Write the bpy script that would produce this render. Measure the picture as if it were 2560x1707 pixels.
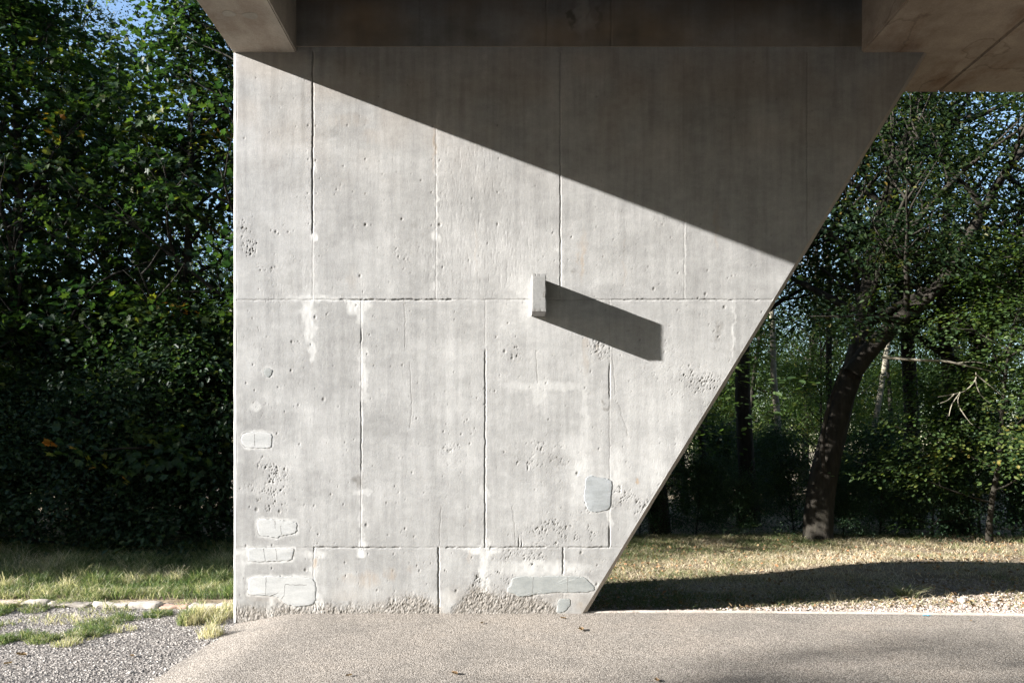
import bpy, math, random
import numpy as np
from mathutils import Vector

for o in list(bpy.data.objects):
    bpy.data.objects.remove(o)
SC = bpy.context.scene
COL = SC.collection
R = math.radians

# ------------------------------------------------------------------ camera
CAM_D, CAM_H = 7.5, 1.59          # metres in front of the pier, eye height
cam_d = bpy.data.cameras.new('camera')
cam = bpy.data.objects.new('camera', cam_d)
COL.objects.link(cam)
cam.location = (0, -CAM_D, CAM_H)
cam.rotation_euler = (R(90), 0, 0)
cam_d.lens = 27.16
cam_d.sensor_width = 36
cam_d.shift_y = 0.106
cam_d.clip_start = 0.05
cam_d.clip_end = 2000
SC.camera = cam

# ------------------------------------------------------------------ light
SUN_TRAVEL = Vector((1.15, 0.2745, -0.436)).normalized()
to_sun = -SUN_TRAVEL
elev = math.asin(to_sun.z)
azim = math.atan2(to_sun.x, to_sun.y)      # from +Y clockwise
w = bpy.data.worlds.new('World')
SC.world = w
w.use_nodes = True
nt = w.node_tree
nt.nodes.clear()
sky = nt.nodes.new('ShaderNodeTexSky')
sky.sky_type = 'NISHITA'
sky.sun_disc = False
sky.sun_elevation = elev
sky.sun_rotation = azim
sky.air_density = 1.0
sky.dust_density = 0.5
sky.ozone_density = 1.6
bg = nt.nodes.new('ShaderNodeBackground')
bg.inputs['Strength'].default_value = 0.074
wo = nt.nodes.new('ShaderNodeOutputWorld')
nt.links.new(sky.outputs[0], bg.inputs[0])
nt.links.new(bg.outputs[0], wo.inputs[0])
sd = bpy.data.lights.new('sun', 'SUN')
sd.energy = 5.0
sd.angle = R(0.53)
sd.color = (1.0, 0.970, 0.930)
so = bpy.data.objects.new('sun', sd)
COL.objects.link(so)
so.rotation_euler = SUN_TRAVEL.to_track_quat('-Z', 'Y').to_euler()
so.location = (-20, -10, 20)
SC.view_settings.view_transform = 'Standard'
SC.view_settings.look = 'None'
SC.view_settings.exposure = 2.10
SC.view_settings.gamma = 1.0
SC.render.engine = 'CYCLES'
SC.cycles.max_bounces = 5
SC.cycles.diffuse_bounces = 1
SC.cycles.transparent_max_bounces = 4

# ------------------------------------------------------------------ helpers
F = 1931.0                                    # focal length in photo pixels
def at(px, py, d):                            # photo pixel + distance from camera -> point
    return Vector(((px-1280)/F*d, d-CAM_D, CAM_H+(1125-py)/F*d))

def tag(o, label=None, cat=None, group=None, kind=None):
    if label: o['label'] = label
    if cat: o['category'] = cat
    if group: o['group'] = group
    if kind: o['kind'] = kind
    return o

def empty(name, loc=(0, 0, 0), rz=0.0):
    o = bpy.data.objects.new(name, None)
    o.empty_display_size = 0.2
    COL.objects.link(o)
    o.location = loc
    o.rotation_euler = (0, 0, rz)
    return o

def link(name, me, mat=None, parent=None, loc=None):
    o = bpy.data.objects.new(name, me)
    if mat and not me.materials: me.materials.append(mat)
    COL.objects.link(o)
    if parent: o.parent = parent
    if loc is not None: o.location = loc
    return o

def fast_mesh(name, V, loops, totals, smooth=False, attrs=None):
    V = np.ascontiguousarray(V, dtype=np.float32)
    loops = np.ascontiguousarray(loops, dtype=np.int32).ravel()
    totals = np.ascontiguousarray(totals, dtype=np.int32).ravel()
    me = bpy.data.meshes.new(name)
    me.vertices.add(len(V)); me.vertices.foreach_set('co', V.ravel())
    me.loops.add(len(loops)); me.loops.foreach_set('vertex_index', loops)
    me.polygons.add(len(totals))
    starts = np.concatenate([[0], np.cumsum(totals)[:-1]]).astype(np.int32)
    me.polygons.foreach_set('loop_start', starts)
    me.polygons.foreach_set('loop_total', totals)
    me.polygons.foreach_set('use_smooth', np.full(len(totals), smooth))
    if attrs:
        for k, a in attrs.items():
            a = np.asarray(a, dtype=np.float32)
            if a.ndim == 2:
                at_ = me.attributes.new(k, 'FLOAT_COLOR', 'POINT')
                at_.data.foreach_set('color', np.ascontiguousarray(a).ravel())
            else:
                at_ = me.attributes.new(k, 'FLOAT', 'POINT')
                at_.data.foreach_set('value', a)
    me.update(calc_edges=True)
    return me

def grid_faces(nr, nc, off=0, flip=False):
    i = np.arange(nr-1)[:, None]*nc + np.arange(nc-1)[None, :]
    q = np.stack([i, i+1, i+nc+1, i+nc], -1).reshape(-1, 4) + off
    return q[:, ::-1] if flip else q

_rs = np.random.RandomState(7)
TAB = _rs.rand(16, 256, 256).astype(np.float32)*2-1
def vn(x, y, seed=0):                         # value noise, -1..1
    t = TAB[seed % 16]
    x = np.asarray(x, dtype=np.float64)+seed*17.3; y = np.asarray(y, dtype=np.float64)+seed*5.7
    xi = np.floor(x).astype(np.int64); yi = np.floor(y).astype(np.int64)
    fx = x-xi; fy = y-yi
    fx = fx*fx*(3-2*fx); fy = fy*fy*(3-2*fy)
    a = t[xi & 255, yi & 255]; b = t[(xi+1) & 255, yi & 255]
    c = t[xi & 255, (yi+1) & 255]; d = t[(xi+1) & 255, (yi+1) & 255]
    return (a*(1-fx)+b*fx)*(1-fy)+(c*(1-fx)+d*fx)*fy
def fbm(x, y, oct=4, seed=0, gain=0.5):
    s = 0; a = 1; n = 0
    for k in range(oct):
        s = s+a*vn(x*2**k, y*2**k, seed+k); n += a; a *= gain
    return s/n
def sst(x, a, b):
    t = np.clip((x-a)/(b-a), 0, 1); return t*t*(3-2*t)

# ------------------------------------------------------------------ materials
def new_mat(name):
    m = bpy.data.materials.new(name); m.use_nodes = True
    t = m.node_tree; t.nodes.clear()
    out = t.nodes.new('ShaderNodeOutputMaterial')
    return m, t, out
class NT:
    def __init__(s, t): s.t = t
    def n(s, typ, **kw):
        nd = s.t.nodes.new('ShaderNode'+typ)
        for k, v in kw.items(): setattr(nd, k, v)
        return nd
    def l(s, a, b): s.t.links.new(a, b)
    def coord(s): return s.n('TexCoord').outputs['Object']
    def scale(s, vec, sc):
        m = s.n('Mapping'); m.inputs['Scale'].default_value = sc; s.l(vec, m.inputs[0]); return m.outputs[0]
    def noise(s, vec, sc, det=4, rough=0.55):
        m = s.n('TexNoise'); m.inputs['Scale'].default_value = sc; m.inputs['Detail'].default_value = det
        m.inputs['Roughness'].default_value = rough; s.l(vec, m.inputs['Vector']); return m.outputs['Fac']
    def vor(s, vec, sc, out='Distance', feat='F1'):
        m = s.n('TexVoronoi', feature=feat); m.inputs['Scale'].default_value = sc; s.l(vec, m.inputs['Vector']); return m.outputs[out]
    def ramp(s, fac, stops):
        r = s.n('ValToRGB'); e = r.color_ramp.elements
        while len(e) > 1: e.remove(e[-1])
        e[0].position = stops[0][0]; e[0].color = (*stops[0][1], 1)
        for p, c in stops[1:]:
            q = e.new(p); q.color = (*c, 1)
        s.l(fac, r.inputs[0]); return r.outputs[0]
    def mix(s, fac, a, b, mode='MIX'):
        m = s.n('Mix', data_type='RGBA', blend_type=mode)
        for i, v in ((0, fac), (6, a), (7, b)):
            if isinstance(v, (int, float)): m.inputs[i].default_value = v
            elif isinstance(v, tuple): m.inputs[i].default_value = (*v, 1)
            else: s.l(v, m.inputs[i])
        return m.outputs[2]
    def math(s, op, a, b=0.0, c=None):
        m = s.n('Math', operation=op)
        for i, v in ((0, a), (1, b), (2, c)):
            if v is None: continue
            if isinstance(v, (int, float)): m.inputs[i].default_value = v
            else: s.l(v, m.inputs[i])
        return m.outputs[0]
    def bump(s, h, dist, strength=1.0, nrm=None):
        b = s.n('Bump'); b.inputs['Distance'].default_value = dist; b.inputs['Strength'].default_value = strength
        s.l(h, b.inputs['Height'])
        if nrm: s.l(nrm, b.inputs['Normal'])
        return b.outputs[0]
    def bsdf(s, out, col, rough=0.85, nrm=None, spec=0.3):
        p = s.n('BsdfPrincipled')
        p.inputs['Specular IOR Level'].default_value = spec
        if isinstance(col, tuple): p.inputs['Base Color'].default_value = (*col, 1)
        else: s.l(col, p.inputs['Base Color'])
        if isinstance(rough, (int, float)): p.inputs['Roughness'].default_value = rough
        else: s.l(rough, p.inputs['Roughness'])
        if nrm: s.l(nrm, p.inputs['Normal'])
        s.l(p.outputs[0], out.inputs[0]); return p

def mat_concrete_face():
    m, t, out = new_mat('board_marked_concrete'); k = NT(t); c = k.coord()
    a = k.n('Attribute', attribute_name='masks')
    sep = k.n('SeparateColor'); k.l(a.outputs['Color'], sep.inputs[0])
    tone = a.outputs['Alpha']
    streak = k.noise(k.scale(c, (9, 9, 0.7)), 1.6, 5, 0.6)
    cloud = k.noise(k.scale(c, (1, 1, 1.6)), 1.9, 6, 0.62)
    fine = k.noise(c, 95, 5, 0.8)
    base = k.ramp(cloud, [(0.32, (.30, .298, .295)), (0.5, (.385, .383, .38)), (0.68, (.45, .448, .442))])
    base = k.mix(0.5, base, k.ramp(streak, [(0.34, (.335, .328, .318)), (0.6, (.47, .462, .446))]))
    base = k.mix(0.8, base, k.ramp(fine, [(0.30, (.52, .51, .50)), (0.42, (.92, .92, .92)), (0.55, (1.02, 1.02, 1.02)), (0.75, (1.16, 1.16, 1.16))]), 'MULTIPLY')
    med = k.noise(k.scale(c, (1, 1, 1.5)), 14, 5, 0.7)
    base = k.mix(0.5, base, k.ramp(med, [(0.35, (.86, .86, .855)), (0.65, (1.1, 1.1, 1.1))]), 'MULTIPLY')
    tn = k.n('CombineColor'); [k.l(tone, tn.inputs[i]) for i in range(3)]
    base = k.mix(1.0, base, tn.outputs[0], 'MULTIPLY')
    base = k.mix(sep.outputs[0], base, (.70, .695, .675))
    base = k.mix(sep.outputs[2], base, (.42, .30, .19))
    base = k.mix(sep.outputs[1], base, (.13, .118, .10))
    h1 = k.noise(c, 170, 3, 0.6)
    h2 = k.noise(k.scale(c, (1, 1, .12)), 120, 3, 0.6)
    n1 = k.bump(h2, 0.0009, 0.8)
    n2 = k.bump(h1, 0.0012, 1.0, n1)
    k.bsdf(out, base, 0.9, n2, 0.25); return m

def mat_concrete(name, lo, hi, stain=(.20, .12, .07), amt=0.45, sc=1.0, vein=.5):
    m, t, out = new_mat(name); k = NT(t); c = k.coord()
    cl = k.noise(c, 2.2*sc, 6, 0.65)
    base = k.ramp(cl, [(0.32, lo), (0.68, hi)])
    st = k.noise(k.scale(c, (1.0, .45, 1.0)), 1.6*sc, 7, 0.7)
    sm = k.ramp(st, [(0.5, (0, 0, 0)), (0.66, (amt, amt, amt))])
    base = k.mix(sm, base, stain)
    veins = k.n('TexNoise'); veins.inputs['Scale'].default_value = 1.3*sc; veins.inputs['Detail'].default_value = 5
    k.l(c, veins.inputs['Vector'])
    v = k.math('ABSOLUTE', k.math('SUBTRACT', veins.outputs['Fac'], 0.5))
    vm = k.ramp(v, [(0.0, (vein, vein, vein)), (0.012, (0, 0, 0))])
    base = k.mix(vm, base, (.09, .06, .04))
    fine = k.noise(c, 70, 4, 0.7)
    base = k.mix(0.5, base, k.ramp(fine, [(0.25, (.6, .6, .6)), (0.6, (1.1, 1.1, 1.1))]), 'MULTIPLY')
    vo = k.vor(c, 26)
    pits = k.ramp(vo, [(0.0, (0, 0, 0)), (0.10, (1, 1, 1))])
    n1 = k.bump(pits, 0.002, 0.35)
    n2 = k.bump(k.noise(c, 110, 4, 0.6), 0.001, 0.7, n1)
    k.bsdf(out, base, 0.9, n2, 0.25); return m

def mat_patch(name, c0, c1):
    m, t, out = new_mat(name); k = NT(t); c = k.coord()
    cl = k.noise(k.scale(c, (1, 1, 3)), 5, 5, 0.6)
    base = k.ramp(cl, [(0.3, c0), (0.7, c1)])
    fine = k.noise(c, 80, 3, 0.7)
    base = k.mix(0.35, base, k.ramp(fine, [(0.3, (.7, .7, .7)), (0.6, (1.08, 1.08, 1.08))]), 'MULTIPLY')
    n = k.bump(k.noise(k.scale(c, (1, 1, 2.5)), 60, 3, 0.6), 0.0009, 0.6)
    k.bsdf(out, base, 0.85, n, 0.25); return m

def mat_asphalt(name, lo, mid, hi, sc, dist, strength=1.0):
    m, t, out = new_mat(name); k = NT(t); c = k.coord()
    wob = k.noise(c, 0.9, 7, 0.68)
    v = k.n('TexVoronoi'); v.inputs['Scale'].default_value = sc; k.l(c, v.inputs['Vector'])
    sepc = k.n('SeparateColor'); k.l(v.outputs['Color'], sepc.inputs[0])
    base = k.ramp(sepc.outputs[0], [(0.0, lo), (0.45, mid), (0.95, hi)])
    gap = k.ramp(v.outputs['Distance'], [(0.25, (1.08, 1.08, 1.08)), (0.60, (.38, .365, .35))])
    base = k.mix(1.0, base, gap, 'MULTIPLY')
    base = k.mix(0.6, base, k.ramp(wob, [(0.33, (.62, .63, .64)), (0.5, (1, 1, 1)), (0.67, (1.18, 1.14, 1.1))]), 'MULTIPLY')
    n0 = k.bump(k.noise(c, 2.5, 3, 0.5), 0.02, 0.35)
    h = k.math('SUBTRACT', 1.0, v.outputs['Distance'])
    n1 = k.bump(h, dist, strength, n0)
    n2 = k.bump(k.noise(c, sc*1.3, 3, 0.6), dist*0.7, 0.8, n1)
    k.bsdf(out, base, 0.88, n2, 0.3); return m

def mat_ground():
    m, t, out = new_mat('soil_and_litter'); k = NT(t); c = k.coord()
    n1 = k.noise(c, 0.8, 6, 0.65); n2 = k.noise(c, 45, 5, 0.75)
    base = k.ramp(n1, [(0.35, (.15, .115, .08)), (0.5, (.27, .22, .16)), (0.65, (.17, .15, .09))])
    base = k.mix(0.7, base, k.ramp(n2, [(0.3, (.35, .33, .3)), (0.5, (1, 1, 1)), (0.68, (1.9, 1.8, 1.6))]), 'MULTIPLY')
    n = k.bump(n2, 0.02, 0.8)
    k.bsdf(out, base, 0.95, n, 0.1); return m

def mat_stone(name, stops):
    m, t, out = new_mat(name); k = NT(t); c = k.coord()
    a = k.n('Attribute', attribute_name='tint')
    base = k.ramp(a.outputs['Fac'], stops)
    f = k.noise(c, 40, 4, 0.7)
    base = k.mix(0.5, base, k.ramp(f, [(0.3, (.6, .6, .6)), (0.6, (1.1, 1.1, 1.1))]), 'MULTIPLY')
    k.bsdf(out, base, 0.85, k.bump(f, 0.003, 0.6), 0.3); return m

def mat_leaf(name, stops, trans=0.36, gloss=0.48, tt_=(2.0, 2.1, 0.9)):
    m, t, out = new_mat(name); k = NT(t)
    a = k.n('Attribute', attribute_name='tint')
    col = k.ramp(a.outputs['Fac'], stops)
    p = k.n('BsdfPrincipled'); k.l(col, p.inputs['Base Color'])
    p.inputs['Roughness'].default_value = gloss; p.inputs['Specular IOR Level'].default_value = 0.22
    tr = k.n('BsdfTranslucent')
    tc = k.mix(1.0, col, tt_, 'MULTIPLY'); k.l(tc, tr.inputs[0])
    mx = k.n('MixShader'); mx.inputs[0].default_value = trans
    k.l(p.outputs[0], mx.inputs[1]); k.l(tr.outputs[0], mx.inputs[2]); k.l(mx.outputs[0], out.inputs[0]); return m

def mat_bark(name, lo, hi):
    m, t, out = new_mat(name); k = NT(t); c = k.coord()
    n = k.noise(k.scale(c, (1, 1, .3)), 14, 6, 0.7)
    b = k.noise(c, 1.5, 4, 0.6)
    base = k.ramp(n, [(0.3, lo), (0.7, hi)])
    base = k.mix(0.5, base, k.ramp(b, [(0.35, (.6, .66, .5)), (0.65, (1.2, 1.2, 1.2))]), 'MULTIPLY')
    k.bsdf(out, base, 0.9, k.bump(n, 0.02, 0.7), 0.2); return m

M_FACE = mat_concrete_face()
M_BEAM = mat_concrete('weathered_warmed_concrete', (.38, .335, .28), (.56, .50, .42), amt=.4, vein=.12)  # warm cast of the ground bounce put into the base colour
M_SOFF = mat_concrete('stained_warmed_soffit', (.30, .24, .185), (.52, .43, .345), stain=(.19, .105, .06), amt=.75, sc=.8, vein=.4)  # base browned for the ground bounce; stains and veins are its own
M_CROSS = mat_concrete('dark_brown_concrete', (.16, .11, .075), (.22, .16, .115), stain=(.10, .06, .035), amt=.6)
M_BLOCK = mat_concrete('block_concrete', (.25, .25, .245), (.37, .365, .355), amt=.25, sc=2)
M_PWHITE = mat_patch('white_cement', (.41, .415, .41), (.54, .54, .53))
M_PGREY = mat_patch('grey_cement', (.27, .285, .28), (.37, .38, .37))
M_PSMEAR = mat_patch('smeared_cement', (.27, .285, .285), (.43, .45, .465))
M_PLUG = mat_patch('beige_cement', (.34, .31, .26), (.46, .42, .36))
M_CRACK = mat_patch('crack_line', (.15, .148, .14), (.28, .275, .265))
M_ASPH = mat_asphalt('worn_asphalt', (.185, .166, .145), (.37, .333, .292), (.55, .50, .445), 108, .0036)
M_GRAV = mat_asphalt('coarse_chip_asphalt', (.11, .10, .095), (.25, .23, .21), (.45, .415, .385), 60, .009)
M_SOIL = mat_ground()
M_CHIP = mat_stone('stone_chips', [(0, (.13, .12, .112)), (.4, (.28, .255, .235)), (.8, (.385, .355, .325)), (1, (.50, .47, .43))])
M_PEB = mat_stone('pale_pebbles', [(0, (.17, .14, .12)), (.4, (.30, .245, .21)), (1, (.47, .41, .365))])
M_KERB = mat_stone('pale_kerb_stone', [(0, (.27, .235, .20)), (.6, (.42, .38, .335)), (.9, (.42, .28, .22)), (1, (.38, .25, .19))])
M_MAPLE = mat_leaf('broad_leaf', [(0, (.010, .026, .012)), (.4, (.020, .042, .014)), (.85, (.050, .078, .016)), (.95, (.13, .12, .018)), (1, (.26, .10, .015))])
M_BEECH = mat_leaf('small_leaf', [(0, (.010, .022, .010)), (.4, (.018, .034, .012)), (.8, (.04, .056, .016)), (.92, (.09, .085, .02)), (1, (.18, .12, .025))])
M_SHRUB = mat_leaf('shrub_leaf', [(0, (.014, .032, .016)), (.6, (.026, .05, .022)), (1, (.06, .075, .022))], 0.3)
M_GRASS = mat_leaf('grass_blade', [(0, (.055, .095, .03)), (.35, (.13, .17, .065)), (.6, (.30, .29, .17)), (1, (.58, .51, .38))], 0.32, 0.5, (1.5, 1.6, 1.0))
M_STRAW = mat_leaf('dry_grass_blade', [(0, (.07, .11, .035)), (.25, (.20, .20, .09)), (.5, (.40, .34, .225)), (1, (.58, .50, .37))], 0.28, 0.6, (1.3, 1.3, 1.1))
M_BARK = mat_bark('grey_bark', (.05, .045, .036), (.15, .135, .11))
M_BARKD = mat_bark('dark_bark', (.013, .011, .009), (.042, .036, .029))
M_BARKM = mat_bark('smooth_brown_bark', (.014, .012, .010), (.042, .036, .029))
M_BARKP = mat_bark('pale_bark', (.16, .14, .11), (.38, .34, .28))

# ================================================================== BRIDGE
# photo pixel (on the pier's front plane) <-> metres
S = F/CAM_D
def UX(x): return 1280+S*x
def VZ(z): return 1125-S*(z-CAM_H)
def XU(u): return (u-1280)/S
def ZV(v): return CAM_H+(1125-v)/S
PIER_T = 0.84
Z_SOF = ZV(132)
XL = XU(582)
def XR(z):                       # slanted right edge
    v = VZ(z); return XU(2318-0.6099*(v-136))
CH = 0.026

rng = np.random.RandomState(3)
VJ = [  # vertical joints: u, v0, v1, half width px, depth m, [dark ranges], wobble
    (782, 131, 590, 1.6, .016), (782, 590, 749, .9, .004), (1090, 131, 749, 1.0, .004), (1401, 131, 749, 1.1, .008),
    (1711, 131, 749, .9, .005), (2018, 131, 749, 1.1, .007),
    (903, 749, 1368, .9, .005), (903, 820, 862, 1.2, .01), (903, 1000, 1180, 1.1, .009), (1213, 749, 870, .8, .004),
    (1213, 870, 1368, 1.3, .012), (1524, 749, 1368, .9, .004), (1524, 905, 1000, 1.2, .009), (1524, 1312, 1368, 1.8, .016),
    (1833, 749, 905, .8, -.002), (784.5, 1368, 1540, .9, .005), (784.5, 1368, 1382, 1.8, .012), (1096.5, 1368, 1545, 2.0, .018),
    (1408, 1368, 1440, 1.5, .014), (1408, 1478, 1500, 1.0, .006),
    (1304, 1346, 1368, 1.0, .01), (1297, 1338, 1368, 1.0, .01), (852, 455, 470, 1.1, .01), (856, 458, 468, 1.0, .01),
    (1320, 1160, 1178, 1.6, .014), (1437, 1156, 1168, 1.0, .01), (1415, 1156, 1166, 1.0, .01), (773, 1268, 1276, 1.3, .012)]
HJ = [(749.5, 582, 1945, 1.1, .007), (749.5, 850, 1130, 1.5, .012), (749.5, 1530, 1900, 1.1, .004), (1368, 590, 1600, .9, .005), (1368, 785, 1000, 1.2, .010),
      (1368, 1115, 1200, 1.5, .010), (1368, 1225, 1365, 1.5, .010), (1368, 1420, 1520, 1.3, .010)]
# honeycombed areas: u, v, ru, rv, strength
HC = [(612, 575, 16, 28, .9), (628, 622, 22, 32, 1.0), (665, 665, 30, 16, .6), (680, 715, 30, 25, .35), (662, 1158, 30, 18, 1.0), (690, 1190, 32, 26, .9), (660, 1225, 60, 26, .8),
      (690, 1265, 20, 25, .8), (640, 1020, 50, 30, .35), (1022, 630, 34, 34, .4), (860, 712, 50, 18, .35), (1285, 885, 40, 24, .55),
      (1500, 872, 36, 30, .7), (1340, 1135, 110, 34, .5), (1400, 1150, 24, 20, .6), (1390, 1335, 70, 36, .8), (1480, 1330, 40, 26, .5),
      (1555, 1240, 30, 26, 1.1), (1600, 1260, 26, 18, 1.0), (1745, 955, 60, 30, .9), (1700, 930, 110, 30, .35), (1640, 870, 60, 40, .3),
      (870, 1120, 24, 10, .3), (1130, 1130, 40, 30, .4), (1100, 870, 30, 40, .3), (1290, 1385, 80, 20, .5), (1330, 1400, 40, 18, .7), (1195, 1440, 12, 22, 1.2),
      (1198, 1475, 14, 30, 1.3), (1260, 1450, 50, 24, .6), (1655, 560, 22, 20, .5), (1540, 1400, 30, 16, .4), (1795, 830, 18, 26, .7), (1440, 1300, 40, 20, .3),
      (690, 1445, 40, 12, .5), (640, 830, 40, 30, .25), (1480, 1270, 20, 14, .7), (930, 860, 40, 14, .3), (760, 880, 120, 80, .18)]
PALE = [(770, 775, 15, 40, .8), (776, 830, 12, 40, .7), (781, 880, 8, 26, .8), (787, 745, 60, 8, .6), (885, 765, 20, 22, .75), (902, 790, 12, 22, .6), (915, 760, 12, 18, .6),
        (905, 890, 12, 24, .8), (908, 930, 10, 40, .8), (911, 975, 7, 30, .5), (905, 1045, 6, 20, .35), (638, 1018, 12, 12, .5), (785, 593, 9, 11, .95), (785, 421, 8, 10, .6), (782, 660, 5, 70, .45),
        (782, 725, 20, 22, .35), (1092, 590, 9, 16, .7), (1092, 500, 3, 200, .6), (1090, 700, 4, 50, .5), (908, 1358, 9, 13, .95), (905, 1382, 12, 10, .9),
        (903, 1310, 5, 70, .4), (903, 1230, 22, 8, .5), (1213, 1400, 14, 50, .75), (1213, 1450, 9, 50, .65), (1200, 1375, 45, 9, .7), (1213, 1225, 10, 16, .5), (1524, 1290, 5, 26, .7),
        (785, 1420, 8, 60, .5), (790, 1510, 16, 24, .85), (785, 1385, 30, 10, .55), (677, 1516, 9, 24, .7), (605, 1440, 5, 90, .3), (1540, 1185, 22, 60, .5), (1450, 1180, 18, 70, .45),
        (1370, 965, 90, 12, .45), (1346, 985, 16, 22, .5), (1463, 1060, 8, 120, .35), (1430, 1110, 30, 30, .25), (700, 980, 60, 30, .2), (640, 1380, 90, 10, .5), (590, 1120, 30, 60, .15),
        (1640, 1180, 30, 50, .25), (1350, 1420, 120, 18, .55), (1530, 1480, 60, 24, .35), (1480, 1250, 60, 14, .35), (1320, 760, 16, 70, .18), (1110, 1400, 30, 30, .2), (1110, 1500, 30, 26, .5),
        (1296, 700, 20, 60, .15), (1711, 650, 3, 110, .5), (1833, 830, 3, 80, .6), (1403, 660, 6, 80, .4), (830, 1430, 60, 24, .15), (1650, 1010, 90, 50, .12)]
GRIME = [(670, 929, 12, 12, .35), (897, 1205, 16, 14, .6), (1505, 1005, 5, 5, .6), (1517, 1020, 9, 6, .5), (1795, 828, 12, 24, .5), (1090, 400, 3, 70, .35), (1090, 424, 5, 8, .5),
         (830, 330, 22, 14, .22), (880, 330, 40, 20, .14), (690, 270, 50, 30, .12), (1018, 630, 40, 40, .10), (730, 690, 60, 60, .12), (640, 420, 60, 16, .13), (1650, 575, 34, 30, .16),
         (1040, 560, 10, 10, .25), (1430, 677, 8, 3, .5), (1840, 905, 10, 60, .2), (850, 880, 60, 60, .10), (1180, 840, 40, 90, .08), (650, 1190, 60, 50, .13),
         (1745, 955, 60, 26, .12), (1560, 1245, 34, 26, .15), (1350, 1140, 110, 40, .10)]
RUST = [(1459, 640, 5, 60, .35), (1459, 610, 8, 30, .3), (1446, 640, 3, 40, .25), (1465, 870, 5, 60, .2), (1086, 370, 4, 60, .4), (1792, 560, 5, 60, .2), (1190, 620, 3, 60, .15),
        (872, 1448, 22, 14, .28), (920, 1450, 26, 20, .25), (975, 1435, 16, 16, .3), (1028, 1420, 10, 10, .15), (790, 1405, 6, 12, .5), (1176, 1390, 5, 14, .3), (1176, 1300, 4, 8, .2), (1596, 1205, 3, 6, .6),
        (860, 300, 60, 16, .12), (940, 340, 30, 20, .15), (1450, 1520, 22, 14, .3), (1495, 860, 4, 40, .15), (1560, 660, 3, 60, .12), (640, 300, 40, 40, .07), (880, 700, 14, 30, .08)]

def blobs(u, v, L, sharp=1.0, seed=0, wob=5.0):
    r = np.zeros_like(u)
    wu = u+vn(u/14, v/14, seed)*wob+vn(u/5, v/5, seed+1)*wob*.4
    wv = v+vn(u/14+50, v/14, seed+2)*wob
    for (cu, cv, ru, rv, s) in L:
        sel = (np.abs(u-cu) < ru*2.3+wob*1.5) & (np.abs(v-cv) < rv*2.3+wob*1.5)
        if not sel.any(): continue
        q = ((wu[sel]-cu)/ru)**2+((wv[sel]-cv)/rv)**2
        r[sel] = np.maximum(r[sel], s*np.clip(1.25-q*.8, 0, 1)**sharp)
    return r

def cells(u, v, size, seed):       # cellular distance 0..~1, plus a random per cell
    x = u/size; y = v/size
    xi = np.floor(x).astype(int); yi = np.floor(y).astype(int)
    best = np.full(u.shape, 9.0); rid = np.zeros(u.shape)
    for dx in (-1, 0, 1):
        for dy in (-1, 0, 1):
            a = xi+dx; b = yi+dy
            jx = TAB[seed % 16][a & 255, b & 255]*.5+.5
            jy = TAB[(seed+1) % 16][a & 255, b & 255]*.5+.5
            rr = TAB[(seed+2) % 16][a & 255, b & 255]*.5+.5
            d = np.hypot(x-a-jx, y-b-jy)
            m = d < best
            best = np.where(m, d, best); rid = np.where(m, rr, rid)
    return best, rid

holes = []
hr = random.Random(11)
for u0 in (771, 791, 914, 1080, 1101, 1246):       # small ties beside the joints
    for v0 in (314, 399, 484, 562): holes.append((u0+hr.uniform(-2, 2), v0+hr.uniform(-3, 3), hr.uniform(1.3, 2.2)))
for q in [(914, 562, 3.2), (1099, 562, 3), (1005, 548, 2.6), (869, 314, 2), (730, 855, 3), (728, 926, 2.6), (809, 998, 3.6), (788, 793, 3), (916, 1312, 3.4), (642, 1273, 4), (699, 1278, 3.2),
          (1013, 1321, 2.4), (1443, 1183, 3.4), (1353, 1124, 3), (1764, 735, 3), (1345, 722, 3), (1346, 695, 2), (764, 1424, 3.2), (680, 1420, 2), (1141, 1476, 3), (1453, 1381, 3), (1492, 1460, 3),
          (1635, 722, 3), (1811, 768, 3.2), (1600, 850, 2.2), (1490, 866, 3.6), (1497, 866, 3), (1262, 878, 3), (1281, 895, 3), (690, 580, 3), (697, 585, 2), (900, 690, 3)]: holes.append(q)
for i in range(640):
    v = hr.uniform(140, 1500); u = hr.uniform(600, 2318-.61*(v-136)-20)
    if v < 560 and hr.random() < .5: continue
    holes.append((u, v, hr.choice([1.0, 1.1, 1.2, 1.3, 1.5, 1.9])))

def base_rough(u, v):              # exposed aggregate along the foot of the wall
    top = 1512+10*vn(u/60, 0*u, 4)+6*vn(u/17, 0*u, 5)
    top = top-26*np.exp(-((u-1010)/60)**2)-34*np.exp(-((u-1190)/50)**2)-36*np.exp(-((u-1290)/90)**2)-10*np.exp(-((u-830)/60)**2)
    top = top+40*sst(u, 1385, 1410)+26*np.exp(-((u-1120)/18)**2)
    return sst(v+7*vn(u/5, v/5, 3), top-12, top+20)

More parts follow.
